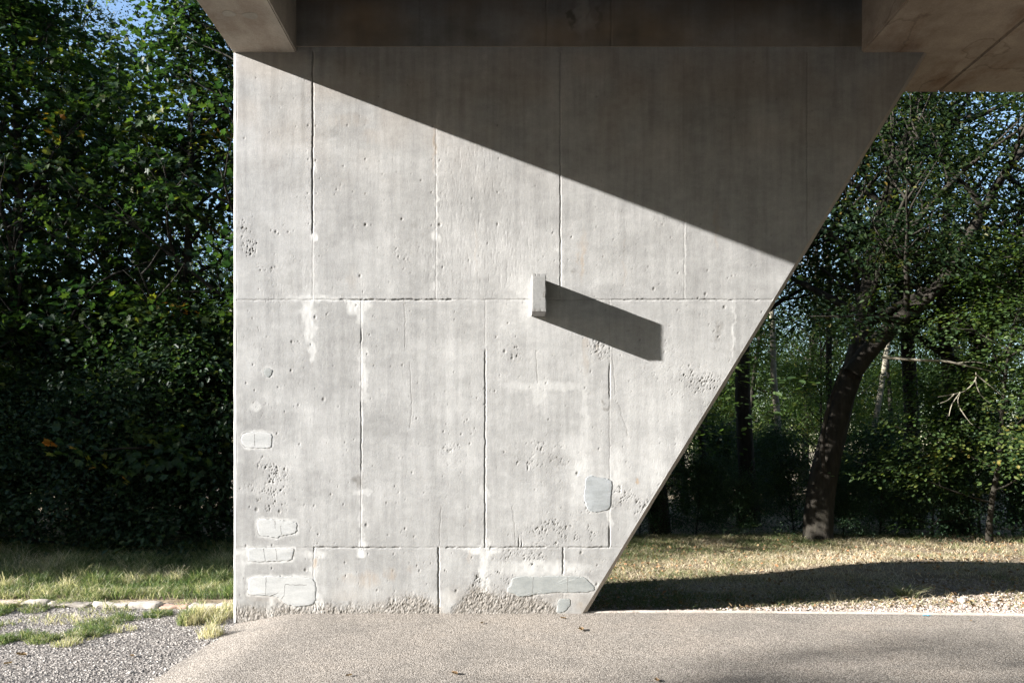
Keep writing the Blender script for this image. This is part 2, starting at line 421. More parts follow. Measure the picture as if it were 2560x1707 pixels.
def face_fields(x, z):
    u = UX(x); v = VZ(z)
    h = 0.0010*fbm(x*1.6, z*1.6, 3, 1)+0.0003*fbm(x*7, z*5, 3, 2)+0.00014*fbm(x*30, z*14, 2, 5)+0.00022*vn(x*80, z*60, 9)
    grainy = blobs(u, v, [(1180, 470, 90, 130, 1), (1250, 620, 90, 110, .9), (1120, 650, 70, 70, .8), (1350, 560, 40, 90, .5), (690, 740, 40, 30, .7), (1240, 480, 30, 200, .6)], .6, 3, 20)
    fl = vn(u/3.2, v/15, 6)
    h = h-grainy*.0014*np.clip(fl-.35, 0, 1)*1.6
    # joints
    recess_dark = np.zeros_like(u); pale = np.zeros_like(u)
    for (ju, v0, v1, hw, dep) in VJ:
        sel = (np.abs(u-ju) < 12) & (v > v0-4) & (v < v1+4)
        uu = u[sel]; vv = v[sel]
        c = ju+1.0*vn(vv/22, 0*vv+ju, 2)+.6*vn(vv/7, 0*vv, 3)
        wgt = hw*(1+.25*vn(vv/9, 0*vv+ju*.1, 4))+.35
        g = np.clip(1-np.abs(uu-c)/(wgt+.55), 0, 1)**.8*sst(vv, v0-2, v0+2+(0 if v0 in (131, 749, 1368) else 14))*sst(-vv, -v1-2, -v1+2+(0 if v1 in (749, 1368) else 14))
        h[sel] -= (.75 if abs(dep) > .0065 else .4)*dep*g
        if dep > 0: recess_dark[sel] = np.maximum(recess_dark[sel], g*min(1, dep*48)*.8)
        # fine lip either side
        h[sel] += .0003*np.exp(-((uu-c-3.5)/2)**2)*(.5+vn(vv/12, 0*vv, 7))
    for (jv, u0, u1, hw, dep) in HJ:
        sel = (np.abs(v-jv) < 12) & (u > u0-4) & (u < u1+4)
        uu = u[sel]; vv = v[sel]
        c = jv+.9*vn(uu/26, 0*uu+jv, 6)+.7*vn(uu/6, 0*uu, 7)
        wgt = hw*(1+.5*vn(uu/6, 0*uu+jv*.1, 8))+.3
        g = np.clip(1-np.abs(vv-c)/(wgt+.7), 0, 1)*(.45+.55*np.clip(.6+vn(uu/17, vv*0, 9), 0, 1))*sst(uu, u0-2, u0+2)*sst(-uu, -u1-2, -u1+2)
        h[sel] -= dep*g
        recess_dark[sel] = np.maximum(recess_dark[sel], g*min(1, dep*60)*.75)
    # hairline cracks
    for pts in ([(1339, 875), (1342, 920), (1344, 958)], [(1530, 885), (1535, 940), (1539, 985)], [(1546, 1008), (1556, 1045), (1567, 1075), (1569, 1090)], [(1011, 760), (1014, 830), (1013, 868)],
                [(1280, 1262), (1286, 1310), (1290, 1365)], [(1213, 1290), (1096, 1290)], [(1024, 905), (1030, 1000), (1026, 1070)], [(1103, 1265), (1099, 1330), (1100, 1365)], [(1408, 1440), (1408, 1480)]):
        for (a0, b0), (a1, b1) in zip(pts[:-1], pts[1:]):
            if abs(b1-b0) < 30 and abs(a1-a0) > 60: continue
            sel = (u > min(a0, a1)-8) & (u < max(a0, a1)+8) & (v > min(b0, b1)) & (v < max(b0, b1))
            vv = v[sel]; c = a0+(a1-a0)*(vv-b0)/(b1-b0)+1.6*vn(vv/9, 0*vv+a0, 9)
            g = np.clip(1-np.abs(u[sel]-c)/1.5, 0, 1)
            h[sel] -= .0018*g; recess_dark[sel] = np.maximum(recess_dark[sel], .4*g)
    # honeycombing
    hc = blobs(u, v, HC, .8, 5, 9)*np.clip(.75+1.1*vn(u/12, v/12, 7)+.5*vn(u/5, v/5, 4), 0, 1.4)
    vt = VZ(z); xe = XR(z)
    edge = sst((x-xe)*S, -20-12*vn(v/30, 0*v, 3), -4)*sst(v, 620, 1050)*(.3+.7*np.clip(.5+vn(v/40, 0*v, 5), 0, 1))*sst(-v, -1330, -1290)
    hc = np.maximum(hc, edge*1.1)
    d1, r1 = cells(u, v*.8, 4.6, 3); d2, r2 = cells(u, v, 8.5, 6)
    pit = np.clip(1-d1/.42, 0, 1)*(r1 < .06+.42*hc)+1.3*np.clip(1-d2/.34, 0, 1)*(r2 < .22*hc)+.5*np.clip(vn(u/2.1, v/2.1, 11)-.35, 0, 1)+1.5*np.clip(1-cells(u, v, 15.0, 4)[0]/.22, 0, 1)*(hc > .5)
    h -= .0042*hc*pit
    h -= .0006*hc*(.6+.6*vn(u/3, v/3, 4))
    recess_dark = np.maximum(recess_dark, np.clip(hc*pit*.75, 0, .85))  # void shade put into the colour on top of the relief
    # rough foot
    br = base_rough(u, v)
    d3, r3 = cells(u, v, 6.0, 9)
    h += br*(-.005+.0028*np.clip(1-d3*1.2, 0, 1)*(.3+.9*r3)+.0024*vn(u/2.6, v/2.4, 8)+.0016*vn(u/9, v/6, 3)+.0014*vn(u/4.3, v/3.6, 5))
    halo = np.zeros_like(u)
    for kd, P in PATCH_POLY:
        c0 = P.min(0)-14; c1 = P.max(0)+14
        sel = (u > c0[0]) & (u < c1[0]) & (v > c0[1]) & (v < c1[1])
        d = poly_sd(u[sel], v[sel], P)
        m = np.clip((d+1.0)/2.5, 0, 1); h[sel] = h[sel]*(1-m)-.0012*m; recess_dark[sel] = recess_dark[sel]*(1-m)
        wob_ = vn(u[sel]/7, v[sel]/7, 4)
        hl = np.clip(1-np.abs(d+2.5)/(5.0+3.5*wob_), 0, 1)*(.55+.45*vn(u[sel]/13, v[sel]/13, 8))
        halo[sel] = np.maximum(halo[sel], hl*(.8 if kd == 'white' else .5))
    # single holes
    for (cu, cv, r) in holes:
        iu = HOLES_INDEX(u, cu, v, cv, r)
        if iu is None: continue
        sl, uu, vv = iu
        g = np.clip(1.25-(((uu-cu)/(r+.6))**2+((vv-cv)/(r*1.25+.6))**2)**.5, 0, 1)
        h[sl] -= .0048*g*min(1, r/2.6); recess_dark[sl] = np.maximum(recess_dark[sl], .6*g*min(1, r/2.6))  # holes darkened in colour as well
    # colour masks
    pl = blobs(u, v, PALE, .8, 2, 6)*(.75+.35*vn(u/6, v/18, 3))
    pl = np.maximum(pl, halo)
    gm = blobs(u, v, GRIME, .9, 4, 7)*(.7+.5*vn(u/4, v/7, 5))
    gm = np.maximum(gm, .22*sst(v, 1470, 1530)*(.6+.6*vn(u/20, v/10, 6)))
    gm = np.maximum(gm, br*np.clip(.12+.5*d3+.6*vn(u/3, v/3, 6), 0, .9))
    stk = np.clip(vn(u/7, v/160, 3)*.6+vn(u/19, v/110, 4)*.6-.1, 0, 1)*sst(-v, -560, -160)
    gm = np.maximum(gm, .30*stk)  # rain streaks, also darkening the shaded upper wall in colour
    rs = blobs(u, v, RUST, .9, 6, 6)*(.7+.5*vn(u/5, v/25, 7))
    rs = np.maximum(rs, .16*sst(-v, -560, -150)*np.clip(.5+vn(u/60, v/60, 9), 0, 1))  # brown tint that puts the upper wall's shade into the colour
    rs = np.maximum(rs, br*.2)
    rs = np.maximum(rs, .16*sst(v, 1440, 1530)*np.clip(.5+vn(u/70, v/30, 2), 0, 1))
    tone = 1+.17*fbm(u/170, v/85, 5, 8)+.11*fbm(u/34, v/300, 3, 10)+.10*fbm(u/22, v/16, 3, 3)+.05*vn(u*0, v/46, 4)
    tone = tone*(1+.06*vn(np.floor((u-782)/310)*3.1+.5, np.floor((v-749)/619)*2.3+.5, 5))
    tone = tone*(1-.06*sst(v, 1230, 1350))
    tone = tone*(1+br*(r3-.5)*.5)
    return h, np.stack([np.clip(pl, 0, 1), np.clip(np.maximum(gm, recess_dark), 0, 1), np.clip(rs, 0, 1), tone], -1)

PATCHES = [
 ('white', 560, 740, 2.45, [(102, 868), (120, 838), (200, 832), (285, 840), (296, 855), (292, 910), (284, 928), (240, 931), (130, 926), (112, 905)], [[(188, 845), (188, 915)]]),
 ('white', 560, 1250, 3.92, [(325, 210), (340, 188), (440, 182), (560, 196), (700, 212), (715, 240), (712, 318), (640, 335), (560, 345), (510, 371), (430, 352), (350, 345), (335, 322)], [[(500, 200), (500, 280)], [(556, 250), (562, 340)]]),
 ('white', 560, 1250, 3.92, [(238, 470), (390, 464), (560, 466), (690, 468), (676, 530), (664, 588), (530, 592), (400, 600), (238, 600), (233, 540)], [[(388, 470), (404, 596)], [(508, 470), (520, 590)]]),
 ('white', 560, 1250, 3.92, [(242, 765), (300, 747), (450, 745), (600, 752), (660, 742), (800, 755), (870, 768), (888, 800), (902, 880), (897, 975), (865, 1022), (780, 1036), (700, 1040), (620, 1022), (570, 985), (530, 942), (400, 930), (240, 924), (232, 850)], [[(412, 750), (408, 925)], [(598, 822), (590, 930), (560, 965)], [(598, 822), (690, 828), (812, 828)]]),
 ('smear', 1100, 1150, 3.824, [(1395, 165), (1440, 147), (1500, 160), (1560, 168), (1635, 184), (1648, 240), (1638, 300), (1630, 350), (1628, 440), (1600, 475), (1500, 497), (1420, 484), (1392, 430), (1378, 350), (1385, 250)], []),
 ('grey', 1100, 1150, 3.824, [(690, 1118), (820, 1105), (900, 1115), (990, 1108), (1080, 1104), (1180, 1110), (1280, 1106), (1380, 1118), (1425, 1155), (1475, 1212), (1476, 1242), (1400, 1262), (1150, 1260), (1000, 1272), (880, 1282), (820, 1304), (740, 1298), (700, 1272), (655, 1262), (645, 1225), (680, 1190)], [[(893, 1115), (880, 1262)], [(1220, 1115), (1216, 1255)]]),
 ('grey', 1100, 1150, 3.824, [(1122, 1338), (1180, 1325), (1245, 1322), (1247, 1380), (1215, 1420), (1185, 1452), (1112, 1455), (1125, 1400)], []),
 ('grey', 560, 740, 2.45, [(270+27*math.cos(a*math.pi/5), 468+29*math.sin(a*math.pi/5)) for a in range(10)], []),
]
PATCH_BOX = []
for kind, ox, oy, sc, pts, cr in PATCHES:
    P = np.array(pts)/sc+np.array([ox, oy])
    c = (P.min(0)+P.max(0))/2; hw = (P.max(0)-P.min(0))/2
    PATCH_BOX.append((c[0], c[1], hw[0], hw[1]))

PATCH_POLY = [(k_[0], np.array(k_[4])/k_[3]+np.array([k_[1], k_[2]])) for k_ in PATCHES]
def poly_sd(x, y, P):              # > 0 inside
    d = np.full(x.shape, 1e9); ins = np.zeros(x.shape, bool)
    for i in range(len(P)):
        a = P[i]; b = P[(i+1) % len(P)]; e = b-a; wx = x-a[0]; wy = y-a[1]
        t = np.clip((wx*e[0]+wy*e[1])/(e@e), 0, 1)
        d = np.minimum(d, np.hypot(wx-t*e[0], wy-t*e[1]))
        c = (a[1] > y) != (b[1] > y)
        ins ^= c & (x < (b[0]-a[0])*(y-a[1])/(b[1]-a[1]+1e-12)+a[0])
    return np.where(ins, d, -d)

# front face as a fine relief grid
NR, NC = 780, 1060
v_rows = np.linspace(1580, 112, NR)
z_rows = ZV(v_rows)
tt = np.linspace(0, 1, NC)
Xg = np.empty((NR, NC)); Zg = np.repeat(z_rows[:, None], NC, 1)
xl = XL+CH
xr = XR(z_rows)-CH*1.6
Xg = xl+(xr[:, None]-xl)*tt[None, :]
def HOLES_INDEX(u, cu, v, cv, r):
    dv = abs(v_rows[1]-v_rows[0]); i0 = int((1580-cv-r*2-2)/dv); i1 = int((1580-cv+r*2+2)/dv)+1
    i0 = max(0, i0); i1 = min(NR, i1)
    if i1 <= i0: return None
    row = u[(i0+i1)//2]
    j0 = np.searchsorted(row, cu-r*2-3); j1 = np.searchsorted(row, cu+r*2+3)
    if j1 <= j0: return None
    sl = (slice(i0, i1), slice(j0, j1))
    return sl, u[sl], v[sl]
H, MK = face_fields(Xg, Zg)
H = H*.8
dl = (Xg-xl); dr = (xr[:, None]-Xg)
H = H*np.clip(np.minimum(dl, dr)/.01, 0, 1)
# groove beside the left arris strip
H -= .006*np.exp(-((dl-.006-.003*vn(Zg*6, Zg*0, 3))/.004)**2)*np.clip(.35+vn(Zg*2.2, Zg*0, 4), 0, 1)
V0 = np.stack([Xg, -H, Zg], -1).reshape(-1, 3)
F0 = grid_faces(NR, NC, 0)
Vs = [V0]; Fs = [F0]; Ms = [MK.reshape(-1, 4)]
off = len(V0)
def add_strip(A, B, masks, n, ns=2):       # A, B: (n,3) rails
    global off
    ts = np.linspace(0, 1, ns)[None, :, None]
    G = A[:, None, :]*(1-ts)+B[:, None, :]*ts
    Vs.append(G.reshape(-1, 3)); Fs.append(grid_faces(n, ns, off)); Ms.append(np.tile(masks, (n*ns, 1))); off += n*ns
plain = np.array([0, .05, .03, 1.0])
n = NR
jitL = .003*vn(z_rows*9, z_rows*0, 2)+.004*np.clip(vn(z_rows*3, z_rows*0, 6)-.45, 0, 1)
Lf = np.stack([np.full(n, xl), np.zeros(n), z_rows], -1)
Lc = np.stack([np.full(n, XL)+jitL, np.full(n, CH), z_rows], -1)
Lb = np.stack([np.full(n, XL), np.full(n, PIER_T), z_rows], -1)
add_strip(Lc, Lf, plain, n, 3); add_strip(Lb, Lc, plain, n)
xe = XR(z_rows)
jitR = .003*vn(z_rows*8, z_rows*0, 7)+.006*np.clip(vn(z_rows*5, z_rows*0, 8)-.4, 0, 1)
Rf = np.stack([xr, np.zeros(n), z_rows], -1)
Rc = np.stack([xe-jitR, np.full(n, CH), z_rows], -1)
Rb = np.stack([xe, np.full(n, PIER_T), z_rows], -1)
bm_ = np.array([.15, .05, .5, 1.15])  # edge strip lightened and browned in colour for the ground bounce
add_strip(Rf, Rc, bm_, n, 3); add_strip(Rc, Rb, bm_, n)
add_strip(Rb, Lb, plain, n)
Va = np.concatenate(Vs); Fa = np.concatenate(Fs); Ma = np.concatenate(Ms)
me = fast_mesh('pier_wall', Va, Fa, np.full(len(Fa), 4), smooth=True, attrs={'masks': Ma})

bridge = empty('concrete_bridge', (XL, 0, 0))
tag(bridge, 'bare grey concrete bridge on a pier wall with a slanting edge, beside a path', 'bridge')
inv = Vector(bridge.location)
def bpart(name, me, mat, parent=None, label=None):
    o = link(name, me, mat, parent or bridge)
    if parent is None: o.location = -inv
    if label: o['label'] = label
    return o
pier = bpart('pier_wall', me, M_FACE)

def box_mesh(name, x0, x1, y0, y1, z0, z1, bev=0.012):
    import bmesh
    bm = bmesh.new()
    bmesh.ops.create_cube(bm, size=1)
    for vtx in bm.verts:
        vtx.co = Vector((x0+(vtx.co.x+.5)*(x1-x0), y0+(vtx.co.y+.5)*(y1-y0), z0+(vtx.co.z+.5)*(z1-z0)))
    if bev: bmesh.ops.bevel(bm, geom=bm.edges[:], offset=bev, segments=2, affect='EDGES')
    m = bpy.data.meshes.new(name); bm.to_mesh(m); bm.free()
    return m

# repair patches, slightly proud plates of cement
import bmesh
def smooth_poly(P, n=3):
    for _ in range(n):
        Q = []
        for i in range(len(P)):
            a = P[i]; b = P[(i+1) % len(P)]
            Q += [a*.8+b*.2, a*.2+b*.8]
        P = np.array(Q)
        if _ == 0: pass
    return P
for pi_, (kind, ox, oy, sc, pts, cr) in enumerate(PATCHES):
    P = np.array(pts, float)/sc+np.array([ox, oy])
    C = P.mean(0)
    P = smooth_poly(P, 4)
    P = P+np.stack([vn(P[:, 0]/4, P[:, 1]/4, pi_), vn(P[:, 0]/4, P[:, 1]/4, pi_+3)], -1)*1.5
    ctr = (P.min(0)+P.max(0))/2
    rings = [(1.006, 0.002), (1.0, -.0018), (0.992, -.0024), (.95, -.0026), (.7, -.0028), (.45, -.0029), (.2, -.0030)]
    # rings shrink along the inward direction, not radially, for the outermost ones
    m_ = len(P); V = []; 
    for s_, y_ in rings:
        Q = ctr+(P-ctr)*s_
        V.append(np.stack([XU(Q[:, 0]), y_+0*Q[:, 0]+.0004*vn(Q[:, 0]/9, Q[:, 1]/9, pi_), ZV(Q[:, 1])], -1))
    V = np.concatenate(V)
    faces = []
    for r_ in range(len(rings)-1):
        for i in range(m_):
            j = (i+1) % m_
            faces.append([r_*m_+i, r_*m_+j, (r_+1)*m_+j, (r_+1)*m_+i])
    faces.append([(len(rings)-1)*m_+i for i in range(m_)])
    # raised plates get dark scored lines as thin strips
    me = bpy.data.meshes.new('repair_patch'); me.from_pydata([tuple(q) for q in V], [], faces)
    me.polygons.foreach_set('use_smooth', [True]*len(faces)); me.update()
    o = bpart('repair_patch', me, {'white': M_PWHITE, 'smear': M_PSMEAR, 'grey': M_PGREY}[kind], pier,
              {'white': 'pale whitish cement repair patch', 'smear': 'smooth blue grey smeared cement patch', 'grey': 'thin grey cement repair patch'}[kind])
    if cr:
        V = []; Fc = []
        for line in cr:
            L = np.array(line, float)/sc+np.array([ox, oy])
            seg = []
            for a, b in zip(L[:-1], L[1:]):
                k_ = max(3, int(np.hypot(*(b-a))/3))
                for t_ in np.linspace(0, 1, k_): seg.append(a+(b-a)*t_+np.array([vn(a[0]+t_*9, a[1]/3, 2), vn(a[0]/3+t_*9, a[1], 3)])*.8)
            seg = np.array(seg); d_ = np.gradient(seg, axis=0); d_ /= np.hypot(d_[:, 0], d_[:, 1])[:, None]+1e-6
            nrm = np.stack([-d_[:, 1], d_[:, 0]], -1)*.8
            b0 = len(V)
            for q_, n_ in zip(seg, nrm):
                for sgn, yy in ((-1.0, -.0028), (0, -.0036), (1.0, -.0028)):
                    V.append((XU(q_[0]+n_[0]*sgn), yy, ZV(q_[1]+n_[1]*sgn)))
            for i in range(len(seg)-1):
                for j in (0, 1): Fc.append((b0+i*3+j, b0+i*3+j+1, b0+i*3+j+4, b0+i*3+j+3))
        mc = bpy.data.meshes.new('trowel_ridge'); mc.from_pydata(V, [], Fc)
        # ridges belong to the patch mesh
        bmx = bmesh.new(); bmx.from_mesh(me); n0 = len(bmx.faces); bmx.from_mesh(mc); bmx.faces.ensure_lookup_table()
        for f_ in bmx.faces[n0:]: f_.material_index = 1
        me.materials.append(M_CRACK); bmx.to_mesh(me); bmx.free(); bpy.data.meshes.remove(mc)

# protruding block that throws the long shadow
bu0, bu1, bv0, bv1 = 1327.8, 1362.6, 700.1, 791.3
PRO = 0.2745
cm = bmesh.new()
bmesh.ops.create_cube(cm, size=1)
bmesh.ops.subdivide_edges(cm, edges=cm.edges[:], cuts=10, use_grid_fill=True)
for vt in cm.verts:
    x_, y_, z_ = vt.co
    X = XU(bu0)+(x_+.5)*(XU(bu1)-XU(bu0)); Z = ZV(bv1)+(z_+.5)*(ZV(bv0)-ZV(bv1)); Y = -(y_*-1+.5)*PRO if False else (-PRO+(y_+.5)*(PRO+.03))
    nz = float(vn(X*60+Z*31, Y*50+Z*17, 4))
    e = sum(abs(abs(q)-.5) < 1e-4 for q in (x_, y_, z_))
    if e >= 2:
        k_ = .003*max(0, nz)+.0015
        X -= math.copysign(k_, x_) if abs(abs(x_)-.5) < 1e-4 else 0
        Z -= math.copysign(k_, z_) if abs(abs(z_)-.5) < 1e-4 else 0
        if y_ < -.49: Y += k_
    vt.co = (X, Y, Z)
mb = bpy.data.meshes.new('projecting_block'); cm.to_mesh(mb); cm.free()
bpart('projecting_block', mb, M_BLOCK, pier, 'small upright concrete block jutting out of the wall and throwing a long slanting shadow')

# crossbeam above the pier
XB0, XB1 = XU(741.7), XU(2153.5)
zc0 = ZV(118); zc1 = 7.3
nr2, nc2 = 150, 700
xs = np.linspace(XB0-.02, XB1+.02, nc2); zs = np.linspace(zc0, 6.5, nr2)
XX, ZZ = np.meshgrid(xs, zs)
U2 = UX(XX); V2 = VZ(ZZ)
h2 = .0012*fbm(XX*5, ZZ*5, 4, 3)
g2 = np.zeros_like(h2)
for ju, dd in ((1366, .007), (1528, .007), (1838, .003), (1050, .003), (2100, .002)):
    g = np.clip(1-np.abs(U2-ju-vn(V2/15, V2*0, 3))/2.6, 0, 1); h2 -= dd*g; g2 = np.maximum(g2, g*min(1, dd*120))
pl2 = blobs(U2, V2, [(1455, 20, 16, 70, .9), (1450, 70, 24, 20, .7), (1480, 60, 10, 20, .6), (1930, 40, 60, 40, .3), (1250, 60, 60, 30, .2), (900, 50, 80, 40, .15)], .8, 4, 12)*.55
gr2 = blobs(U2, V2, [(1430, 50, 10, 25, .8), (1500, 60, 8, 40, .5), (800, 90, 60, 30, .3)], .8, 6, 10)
mk2 = np.stack([pl2, np.maximum(gr2, np.maximum(.55*g2, .22+.7*fbm(XX*2, ZZ*3, 5, 6)+.2*fbm(XX*9, ZZ*2, 3, 8))), np.clip(.34+.7*fbm(XX*1.5, ZZ*2, 4, 4), 0, 1), 0*h2+.8], -1)  # whole face tinted darker and browner under the mottling
Vc = [np.stack([XX, -.010-h2, ZZ], -1).reshape(-1, 3)]
Fc = [grid_faces(nr2, nc2)]
mk = [np.clip(mk2, 0, 1).reshape(-1, 4)]
o_ = nr2*nc2
low = np.array([[XB0-.02, -.010, zc0], [XB1+.02, -.010, zc0], [XB1+.02, .01, zc0-.004], [XB0-.02, .01, zc0-.004]])
up = np.array([[XB0-.02, -.010, 6.5], [XB1+.02, -.010, 6.5], [XB1+.02, -.010, 7.3], [XB0-.02, -.010, 7.3]])
bk = np.array([[XB0-.02, PIER_T-.03, zc0], [XB1+.02, PIER_T-.03, zc0], [XB1+.02, PIER_T-.03, 7.3], [XB0-.02, PIER_T-.03, 7.3]])
for q in (low, up, bk):
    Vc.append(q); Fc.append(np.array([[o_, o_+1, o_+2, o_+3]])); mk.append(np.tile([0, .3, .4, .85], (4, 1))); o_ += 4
mcb = fast_mesh('crossbeam', np.concatenate(Vc), np.concatenate(Fc), np.full(sum(len(f) for f in Fc), 4), True, {'masks': np.concatenate(mk)})
bpart('crossbeam', mcb, M_FACE, None, 'dark brown crossbeam with a pale stain, between the two girders')

YF = -26.0
bpart('edge_beam', box_mesh('edge_beam', XL-.001, XB0, YF, PIER_T, Z_SOF, 7.3), M_BEAM, None, 'narrow concrete beam along the left edge of the deck')
XJ = XU(2464)
gA = bpart('box_girder', box_mesh('box_girder', XB1, XJ-.004, YF, PIER_T, Z_SOF, 7.3, .015), M_SOFF, None, 'wide girder with brown underside, stained in patches')
gB = bpart('box_girder', box_mesh('box_girder', XJ+.004, 16.5, YF, PIER_T+.001, Z_SOF+.001, 7.3, .01), M_SOFF, None, 'outer girder strip beyond the soffit joint')
bpart('deck_shade_slab', box_mesh('deck_shade_slab', XL-.003, 21, YF-.1, PIER_T+.003, 7.302, 7.75), M_BEAM)  # deck widened to the right to cut light underneath
bpart('deck_shade_slab', box_mesh('deck_shade_slab', XB0+.003, XB1-.003, YF, -1.15, 5.62, 7.2), M_BEAM)  # unseen lower slab, added to keep sky light off the upper wall
# two old oval plugs under the edge beam
eb = [o for o in bridge.children if o.name.startswith('edge_beam')][0]
for px, py, rx, ry in ((572, 35, .062, .050), (626, 40, .072, .055)):
    c = at(px, py, F*(Z_SOF-CAM_H)/(1125-py))
    vs = []; nn = 20
    for ring, (s_, dz) in enumerate(((1, .003), (.93, -.003), (.6, -.0035))):
        for i in range(nn):
            a = i*math.tau/nn; w_ = 1+.08*math.sin(a*3+px)
            vs.append((c.x+rx*s_*w_*math.cos(a), c.y+ry*s_*w_*math.sin(a), Z_SOF+dz))
    fs = [(r*nn+i, r*nn+(i+1) % nn, (r+1)*nn+(i+1) % nn, (r+1)*nn+i) for r in range(2) for i in range(nn)]+[tuple(2*nn+i for i in range(nn))]
    mm = bpy.data.meshes.new('filled_hole'); mm.from_pydata(vs, [], fs)
    bpart('filled_hole', mm, M_PLUG, eb, 'oval grey filled hole in the beam underside')

# ================================================================== GROUND
def zg(x, y):
    x = np.asarray(x, float); y = np.asarray(y, float)
    z = np.zeros(np.broadcast(x, y).shape)
    z = z-.10*sst(-x, 2.0, 2.8)*(1-sst(y, .3, 1.0))              # lower shoulder on the left
    z = z-.02*sst(-x, 3.5, 5.5)*(1-sst(y, -.5, .8))
    z = z+.13*np.exp(-((x-5.3)/2.0)**2-((y-2.2)/1.1)**2)          # low mound on the right
    z = z+.05*sst(y, 1.5, 5)*sst(x, 0, 1.5)
    z = z+.02*fbm(x*.8, y*.8, 3, 4)*sst(y, .4, 1.5)
    z = z+.5*sst(y, 14, 45)*fbm(x*.05+3, y*.05, 2, 5)
    return z
def axis(fine0, fine1, step, lo, hi, grow=1.22):
    a = list(np.arange(fine0, fine1+1e-6, step)); s = step
    while a[-1] < hi: s *= grow; a.append(a[-1]+s)
    s = step
    while a[0] > lo: s *= grow; a.insert(0, a[0]-s)
    return np.array(a)
def sheet(name, xs, ys, mat, dz=0.0, keep=None, zf=zg, smooth=True, fine=0.0):
    X, Y = np.meshgrid(xs, ys); Z = zf(X, Y)+dz
    if fine: Z = Z+fine*vn(X*31, Y*31, 2)
    V = np.stack([X, Y, Z], -1).reshape(-1, 3); Fq = grid_faces(len(ys), len(xs))
    if keep is not None:
        kx = keep(X, Y).ravel(); Fq = Fq[kx[Fq].all(1)]
    me = fast_mesh(name, V, Fq, np.full(len(Fq), 4), smooth)
    return tag(link(name, me, mat), kind='structure')
sheet('ground', axis(-9, 9, .06, -400, 400), axis(-1, 6, .06, -300, 600), M_SOIL, -.006, None, zg, True, .006)
def edge_x(y): return -2.62+.05*vn(y*1.7, y*0, 3)+.03*vn(y*6, y*0, 4)+.04*np.clip(-y-1, 0, 3)
def kerb_y(x): return .02-.03*sst(x, 2.0, 3.2)-.2*sst(x, 2.6, 6.5)-.02*x*0
xa = axis(-2.7, 7, .04, -2.7, 40); ya = axis(-3.5, 0, .04, -27, 0)
Xa, Ya = np.meshgrid(xa, ya)
def strip_sheet(name, ys, x0f, x1f, nx, mat, dz, fine=0):
    t = np.linspace(0, 1, nx)**1.0
    Y = np.repeat(ys[:, None], nx, 1); X = x0f(ys)[:, None]*(1-t)+x1f(ys)[:, None]*t
    Z = zg(X, Y)+dz+(fine*vn(X*40, Y*40, 2) if fine else 0)
    me = fast_mesh(name, np.stack([X, Y, Z], -1).reshape(-1, 3), grid_faces(len(ys), nx), np.full((len(ys)-1)*(nx-1), 4), True)
    return tag(link(name, me, mat), kind='structure')
# asphalt: grid in (x, t) so that it ends exactly on the kerb line
na, nb = 420, 200
xs_ = np.concatenate([np.linspace(0, 1, 300)*9.6, 9.6+np.linspace(.1, 1, 60)**1.5*30])
ts_ = 1-np.linspace(0, 1, 170)**2.2
Yk = kerb_y(xs_-2.62)
Yg = Yk[None, :]*(1)+(ts_[::-1][:, None]*0)-(1-ts_)[::-1][:, None]*27*1.0
Yg = Yk[None, :]-((1-ts_)[::-1][:, None])*27
Xq = xs_[None, :]+edge_x(Yg)
Zq = zg(Xq, Yg)+.006
me = fast_mesh('asphalt_path', np.stack([Xq, Yg, Zq], -1).reshape(-1, 3), grid_faces(*Yg.shape), np.full((Yg.shape[0]-1)*(Yg.shape[1]-1), 4), True)
tag(link('asphalt_path', me, M_ASPH), kind='structure')
strip_sheet('gravel_path', np.concatenate([np.linspace(-27, -4, 40), np.linspace(-3.9, .72, 140)]), lambda y: np.full_like(y, -30.), lambda y: np.where(y < .0, edge_x(y)+.05, -2.4), 500, M_GRAV, .002, .004)

def scatter_stones(n, xf, size, seed, mat, name, tintf=None, sink=.3, flat=.7):
    r = np.random.RandomState(seed)
    X, Y = xf(r, n); n = len(X)
    s = size[0]+(size[1]-size[0])*r.rand(n)**2
    base = np.array([[1, 0, 0], [0, 1, 0], [-1, 0, 0], [0, -1, 0], [0, 0, 1], [.55, .6, .6], [-.6, .5, .55], [0, -.7, .6]], float)
    hull = [(0, 1, 5), (0, 5, 7), (5, 1, 6), (1, 2, 6), (2, 7, 6), (2, 3, 7), (3, 0, 7), (5, 6, 4), (6, 7, 4), (7, 5, 4)]
    B = base[None]+(r.rand(n, 8, 3)-.5)*.5
    B[:, :, 2] *= flat
    a = r.rand(n)*math.tau; ca, sa = np.cos(a)[:, None], np.sin(a)[:, None]
    x_, y_ = B[:, :, 0].copy(), B[:, :, 1].copy()*(.6+.4*r.rand(n))[:, None]
    B[:, :, 0] = x_*ca-y_*sa; B[:, :, 1] = x_*sa+y_*ca
    B *= s[:, None, None]
    Z = zg(X, Y)
    B[:, :, 0] += X[:, None]; B[:, :, 1] += Y[:, None]; B[:, :, 2] += (Z-s*sink*.3)[:, None]
    Fh = np.array(hull)[None]+np.arange(n)[:, None, None]*8
    t = np.repeat(tintf(r, n) if tintf else r.rand(n), 8)
    me = fast_mesh(name, B.reshape(-1, 3), Fh.reshape(-1), np.full(n*10, 3), False, {'tint': t})
    return link(name, me, mat)
def left_xy(r, n):
    X = -2.55-r.rand(n)*3.3; Y = -2.5+r.rand(n)*3.2
    k = (X < edge_x(Y)+.05+.1*r.randn(n)*.5) & (X > -(Y+7.5)*.68-.2)
    return X[k], Y[k]
tag(scatter_stones(42000, left_xy, (.006, .017), 5, M_CHIP, 'loose_chippings', None, .4), 'grey stone chippings strewn over the shoulder left of the pier', 'gravel', kind='stuff')
